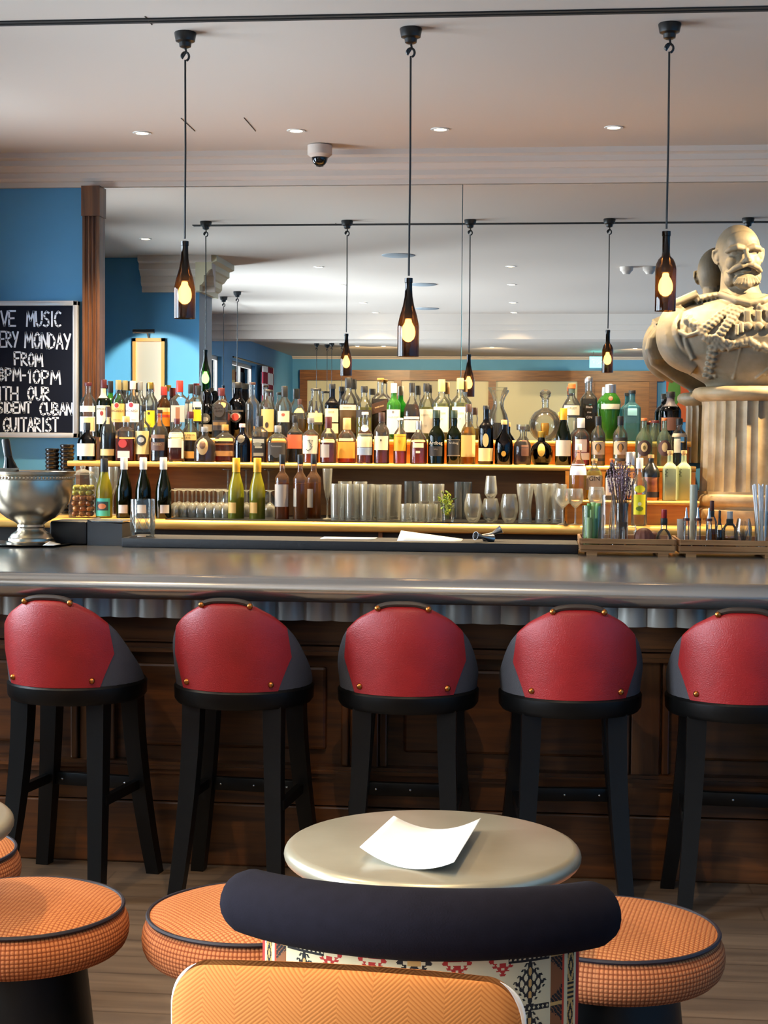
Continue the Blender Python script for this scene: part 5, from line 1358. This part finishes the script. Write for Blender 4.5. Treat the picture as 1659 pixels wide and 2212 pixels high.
def inbowl(dx, dy, tilt, label):
    t2 = thing('champagne_bottle', label, 'bottle', (bx+dx, YBW+dy, ZB+.16))
    t2.rotation_euler = (0, tilt, 0)
    MB().lathe([(0, 0), (.04, 0), (.044, .02), (.044, .14), (.036, .19), (.02, .24), (.015, .27), (.015, .33), (0, .33)], 24).build('body', GL['blackg'], t2)
    MB().lathe([(.0152, .25), (.0185, .255), (.0185, .325), (.016, .335), (0, .336)], 18).build('capsule', PM('#1c1712', .4), t2)
inbowl(-.068, .01, -.17, 'dark champagne bottle standing in the silver punch bowl, cut by the photo edge')
t = thing('glass_dish', 'small shallow glass dish resting above the bowl rim', 'dish', (bx-.09, YBW-.05, ZB+.3))
MB().lathe([(0, 0), (.02, 0), (.024, .035), (.03, .04), (.05, .055), (.048, .057), (.02, .042), (0, .04)], 24).build('vessel', m_gl, t)
sheet('napkin', 100, 124, 6.80, 6.9, ZB+.0125, 'white paper napkin corner tucked under the punch bowl foot', .012, 'napkin')
# olive jar on the counter
jp = at(179, 1115, 8.3)
t = thing('olive_jar', 'tall square glass jar of olives beside the punch bowl', 'jar', (jp.x, 8.3, ZC))
JW, JH = .064, .235
MB().lathe([(0, .0), (JW*1.02, 0), (JW*1.06, .006), (JW*1.06, JH-.02), (JW*.98, JH), (JW*.94, JH), (JW*1.0, JH-.02)], 32, sq=6).build('vessel', m_gl2, t)
MB().lathe([(0, JH), (JW*.9, JH), (JW*.95, JH+.012), (JW*.5, JH+.022), (.012, JH+.03), (.016, JH+.045), (0, JH+.05)], 24).build('lid', m_gl, t)
random.seed(11); k = 0; me0 = None
mo = [mat('olive_brown', '#8a4f22', .3), mat('olive_tan', '#a96a2c', .3), mat('olive_green', '#a89a34', .3)]
for lz in range(6):
    for ix in range(3):
        for iy in range(2):
            x = (-1+ix)*.039+.006*(lz % 2); y = (-.024, .022)[iy]; z = .020+.029*lz
            if x > .046: x = .041
            o = MB().ball((0, 0, 0), (.0185, .0165, .0145), 12, 8).build('olive', mo[2] if lz >= 4 else mo[(lz+ix) % 2], None)
            o.location = (jp.x+x, 8.3+y, ZC+z); o.rotation_euler = (0, random.uniform(-.3, .3), random.uniform(0, 3))
            tag(o, ('green' if lz >= 4 else 'brown')+' olive piled inside the square glass jar', 'olive', ('green' if lz >= 4 else 'brown')+' olives in the jar')
# mixing glass on the mat
mg = at(308, 1166, 7.06)
t = thing('mixing_glass', 'straight cut glass mixing beaker on the end of the black mat', 'glass', (mg.x, 7.06, 1.2085))
R = .056; hM = at(308, 1078, 7.06).z-1.2085
MB().lathe([(0, 0), (R*.92, 0), (R, .008), (R, hM), (R-.004, hM), (R-.005, .02), (0, .016)], 32).build('vessel', m_gl2, t)
ct = MB()
for s_ in (-1, 1):
    for k in range(10):
        a0 = 2*PI*k/10
        ct.tube([((R+.0005)*math.cos(a0+s_*.63*u), (R+.0005)*math.sin(a0+s_*.63*u), .03+.075*u) for u in ring(0, 1, 6)], .0016, 5)
ct.build('cut_pattern', m_gl, t)
# counter gadgets at the end of the mat
m_pos = mat('charcoal_plastic', '#17181d', .45); m_box = mat('grey_steel_box', '#5a5c60', .42, .5)
t = thing('till_box', 'black rounded till box standing behind the punch bowl', 'box')
a, b = at(114, 1150, 7.1).x, at(194, 1150, 7.1).x
MB().box(a, b, 7.05, 7.24, ZB, 1.275, bev=.012).build('case', m_pos, t)
t = thing('steel_box', 'grey brushed steel box with a slanted side next to the till box', 'box')
c = at(270, 1150, 7.1).x
MB().extrude([(b+.003, ZB), (c, ZB), (c, 1.265), (b+.028, 1.272), (b+.003, 1.285)], 'y', 7.05, 7.24).build('case', m_box, t, False)
MB().box(b+.022, c+.004, 7.05, 7.24, 1.272, 1.278).build('top_plate', m_steel, t, False)
# two jiggers tumbled over one another
jg = at(1062, 1155, 7.08)
def jigger(loc, rot, label):
    t = thing('jigger', label, 'jigger', loc); t.rotation_euler = rot
    MB().lathe([(.0205, -.052), (.021, -.052), (.007, 0), (.019, .045), (.0185, .045), (.006, .0), (.0195, -.051)], 24).build('double_cup', mat('brushed_steel', '#a9a7a4', .28, 1.0), t)
jigger((jg.x+.005, 7.06, 1.243), (0, math.radians(62), math.radians(0)), 'steel jigger leaning up on the edge of the black mat')
jigger((jg.x-.035, 6.99, 1.2305), (math.radians(80), 0, math.radians(-50)), 'steel jigger lying with its mouth towards the room')
# stacks of black ribbed cups below the chalkboard
for px, hh, s_ in ((113, 965, 'nearer the punch bowl'), (145, 954, 'nearer the pilaster')):
    p = at(px, 1000, 8.72); t = thing('cup_stack', 'tall stack of black ribbed cups below the chalkboard, '+s_, 'cup stack', (p.x, 8.72, ZC))
    top = at(px, hh, 8.72).z-ZC; n = int(top/.0235)
    pr = [(0, 0)]
    for k in range(n): z = k*.0235; pr += [(.034, z), (.041, z+.013), (.041, z+.018), (.036, z+.0225)]
    pr += [(.0, n*.0235)]
    MB().lathe(pr, 24).build('cups', mat('black_plastic', '#101114', .25), t)

# ------------------------------------------------------------------ the two garnish crates at the bust end of the bar
m_crate = wood('crate_pine', '#8a5a30', '#b98a58', 'x', .55, 7, 0)
def crate(pxa, pxb, label):
    y0, y1 = 6.86, 7.2
    a, b = at(pxa, 1190, y0).x, at(pxb, 1190, y0).x
    t = thing('slatted_crate', label, 'crate', ((a+b)/2, (y0+y1)/2, ZB)); w = (b-a)/2; dd = (y1-y0)/2
    for s_ in (-1, 1):
        for k in range(2):
            MB().box(-w, w, s_*dd-.006, s_*dd+.006, .024+.027*k, .047+.027*k, bev=.002).build('slat', m_crate, t, False)
            MB().box(s_*w-.006, s_*w+.006, -dd, dd, .024+.027*k, .047+.027*k, bev=.002).build('slat', m_crate, t, False)
        MB().box(s_*(w-.05)-.022, s_*(w-.05)+.022, -dd, dd, 0, .014).build('foot', m_crate, t, False)
    MB().box(-w, w, -dd, dd, .014, .0235).build('bottom', m_crate, t, False)
    return t
crate(1254, 1458, 'pine slatted crate of celery, lavender and small jars')
crate(1468, 1690, 'pine slatted crate of bitters bottles and straws, cut by the photo edge')
ZK = ZB+.024
def kt(name, label, cat, px, Y, group=None):
    p = at(px, 1150, Y); return thing(name, label, cat, (p.x, Y, ZK), 0, group)
# celery sticks in a glass
t = kt('celery_glass', 'glass packed with upright green celery sticks in the first crate', 'glass', 1279, 6.96)
MB().lathe(tumbler(.19, .043, .046), 28).build('vessel', m_gl2, t)
random.seed(2); mc_ = [mat('celery_green', '#86b85e', .5), mat('celery_pale', '#bcd893', .5), mat('celery_dark', '#669a48', .5)]
for k, (x, y, h) in enumerate(((-.026, -.014, .132), (-.012, -.028, .095), (.008, -.027, .092), (.024, -.016, .135), (.0, .0, .118), (-.026, .012, .13), (.027, .010, .138), (.004, .024, .14), (-.012, .026, .137))):
    MB().extrude([(x+.0115*math.cos(a), y+.0115*math.sin(a)*(.55 if math.sin(a) > 0 else 1)) for a in ring(0, 2*PI*11/12, 12)], 'z', .014, h*1.46).build('celery_stick', mc_[k % 3], t)
# dried lavender
t = kt('lavender_glass', 'dried lavender bunch in a narrow glass in the first crate', 'dried flowers', 1343, 7.06)
MB().lathe(tumbler(.20, .026, .028), 24).build('vessel', m_gl2, t)
MB().lathe([(0, .014), (.0225, .014), (.0245, .115), (0, .115)], 20).build('stem_bundle', mat('dry_stems', '#7a5a44', .9, bump=(.8, 120)), t)
lv = MB()
for k in range(60):
    a = random.uniform(0, 2*PI); r = random.uniform(.002, .02); sp = random.uniform(.0, .055); h = random.uniform(.26, .395)
    q0 = Vector((r*math.cos(a), r*math.sin(a), .10)); q1 = Vector(((r+sp)*math.cos(a)-.012, (r+sp)*math.sin(a)*.7, h))
    lv.tube([q0, q0.lerp(q1, .5)+Vector((0, 0, .01)), q1], .0011, 5, 0)
    for j in range(7):
        p = q0.lerp(q1, .72+.045*j); lv.ball(p+Vector((random.uniform(-.003, .003), random.uniform(-.003, .003), 0)), (.0032, .0032, .0046), 6, 4, 1+(k+j) % 2)
lv.build('lavender_heads', [mat('lavender_stem', '#6d5545', .9), mat('lavender_dusk', '#8f707c', .9), mat('lavender_pale', '#b89ca2', .9)], t)
# amber highball with a stirrer, small jars, dried ball, small bitters
t = kt('stirrer_glass', 'tall clear glass with wooden stirrers beside the celery', 'glass', 1314, 7.12)
MB().lathe(tumbler(.235, .027, .031), 24).build('vessel', m_gl2, t)
MB().tube([(.01, 0, .014), (.022, 0, .27)], .003, 6).build('stirrer', m_crate, t); MB().tube([(.0, .005, .014), (.017, .006, .255)], .003, 6).build('stirrer', m_crate, t)
for px, Y, hh, rr, lb in ((1311, 6.93, .098, .024, 'small glass jar next to the celery glass'), (1338, 6.94, .098, .024, 'small glass jar before the lavender'), (1364, 6.95, .105, .022, 'small lidded glass jar next to the ribbed ball')):
    t = kt('glass_jar', lb, 'jar', px, Y)
    MB().lathe([(0, 0), (rr, 0), (rr+.001, .004), (rr+.001, hh-.012), (rr*.9, hh-.008), (rr*.92, hh), (0, hh)], 22).build('vessel', m_gl2, t)
    MB().lathe([(0, .003), (rr-.003, .003), (rr-.003, hh*.35), (0, hh*.35)], 18).build('spice', mat('ground_spice', '#5a4a40', .9), t)
t = kt('ribbed_ball', 'reddish brown ribbed dried fruit ball in the first crate', 'dried fruit', 1391, 6.95)
MB().lathe([(.002, .0)]+[(.045*math.sin(PI*i/14), .048-.048*math.cos(PI*i/14)) for i in range(1, 14)]+[(.002, .096)], 60, flute=lambda a: 1-.06*abs(math.sin(a*6))).build('rind', mat('dried_rind', '#7a4632', .6, bump=(.5, 60)), t)
t = kt('ribbed_ball', 'second ribbed dried fruit ball showing behind the first', 'dried fruit', 1410, 7.06)
MB().lathe([(.002, .0)]+[(.036*math.sin(PI*i/14), .037-.037*math.cos(PI*i/14)) for i in range(1, 14)]+[(.002, .074)], 60, flute=lambda a: 1-.06*abs(math.sin(a*6))).build('rind', mat('dried_rind', '#7a4632', .6), t)
def bitters(px, Y, w, hpx, shape, liq, label, cap, group=None):
    t = kt('bitters_bottle', label, 'bottle', px, Y, group); R = w/2*Y/FPX; H = (hpx+24)*Y/FPX
    pr = {'cone': [(0, 0), (R, 0), (R, .006), (R*.5, H*.24), (R*.46, H*.56), (R*.5, H*.6), (R*.42, H*.66), (R*.36, H*.72)],
          'round': [(0, 0), (R*.95, 0), (R, .008), (R, H*.30), (R*.75, H*.42), (R*.40, H*.5), (R*.36, H*.72)],
          'small': [(0, 0), (R*.9, 0), (R, .006), (R, H*.55), (R*.6, H*.66), (R*.4, H*.70), (R*.4, H*.74)]}[shape]
    MB().lathe(pr, 24).build('body', GL['clear'], t)
    z1_ = H*liq[1]; lp = [(max(0, r-.002), max(.003, z)) for r, z in pr if z < z1_]+[(max(.003, [r for r, z in pr if z <= z1_][-1]*.8-.002), z1_), (0, z1_)]; lp[0] = (0, .003)
    MB().lathe(lp, 20).build('liquid', LQ(liq[0]), t)
    zt = pr[-1][1]; rn = pr[-1][0]
    if cap == 'pour':
        MB().lathe([(0, zt-.006), (rn*1.5, zt-.006), (rn*1.5, zt+.006), (0, zt+.006)], 18).build('collar', PM('#5a2a1c', .5), t)
        MB().lathe([(rn*.9, zt+.006), (rn*.6, zt+.02), (.0025, H), (0, H)], 14).build('pourer', m_steel, t)
    else:
        MB().lathe([(rn*1.1, zt-.02), (rn*1.2, zt-.018), (rn*1.2, zt+.008), (rn, zt+.01)], 18).build('collar', PM('#22251f', .5), t)
        MB().lathe([(rn*.9, zt+.008), (rn, zt+.01), (rn, H-.002), (0, H)], 14).build('cap', PM(cap, .5), t)
bitters(1434, 6.97, 34, 62, 'round', ('#120a0a', .14), 'round bitters flask with black collar and red cap in the first crate', '#a3221c')
for px, Y, s_ in ((1482, 6.96, 'first'), (1507, 6.97, 'second'), (1531, 6.955, 'third')):
    bitters(px, Y, 26, 66, 'cone', ('#5a1c10', .12), 'conical dasher bottle with steel pourer, %s from the plastic beaker' % s_, 'pour', 'conical dasher bottles')
bitters(1537, 7.09, 22, 78, 'small', ('#8a5a2c', .4), 'taller bitters bottle with brown stopper rising behind the dasher bottles', '#5a2a1c')
bitters(1554, 7.0, 13, 60, 'small', ('#1c0f0c', .5), 'tiny dark bottle between the dasher bottles and the banded bottle', '#1c1512')
bitters(1576, 7.02, 30, 58, 'small', ('#7a5a3c', .3), 'clear bottle with a black band in the second crate', '#c9c4bc')
t = kt('plastic_beaker', 'cloudy plastic beaker at the corner of the second crate', 'beaker', 1472, 7.08)
MB().lathe([(0, 0), (.016, 0), (.021, .13), (.0195, .13), (.0145, .004), (0, .004)], 20).build('vessel', mat('cloudy_plastic', '#c9bfae', .5), t)
t = kt('toothpick_glass', 'round glass of dark cocktail picks in the second crate', 'glass', 1606, 7.0)
MB().lathe(stemless(.14, .038), 24).build('vessel', m_gl2, t)
pk = MB()
for k in range(12):
    a = -1.1+2.2*k/11; pk.tube([(0, 0, .014), (.03*math.sin(a)*1.0, .008*math.cos(k), .014+.115*math.cos(a*.5))], .0011, 5)
pk.build('cocktail_picks', mat('dark_picks', '#2a211a', .6), t)
t = kt('straw_holder', 'clear beaker of white paper straws at the photo edge', 'straws', 1645, 7.0)
MB().lathe(tumbler(.175, .026, .034), 24).build('vessel', m_gl2, t)
m_straw = mat('paper_straw', '#efeeee', .7)
for k in range(16):
    a = 2*PI*k/16*2.4; r = .006+.014*((k*7) % 16)/16
    MB().tube([(r*math.cos(a), r*math.sin(a), .016), (2.3*r*math.cos(a)-.012, 2.0*r*math.sin(a), .285+.012*((k*5) % 4)/4)], .0033, 8).build('straw', m_straw, t)
t = kt('plastic_tube', 'tall cloudy glass tube standing behind the dasher bottles', 'glass', 1497, 7.12)
MB().lathe([(0, 0), (.016, 0), (.018, .285), (.0165, .285), (.0145, .01), (0, .01)], 20).build('vessel', mat('milky_glass', '#b7b49a', .3), t)
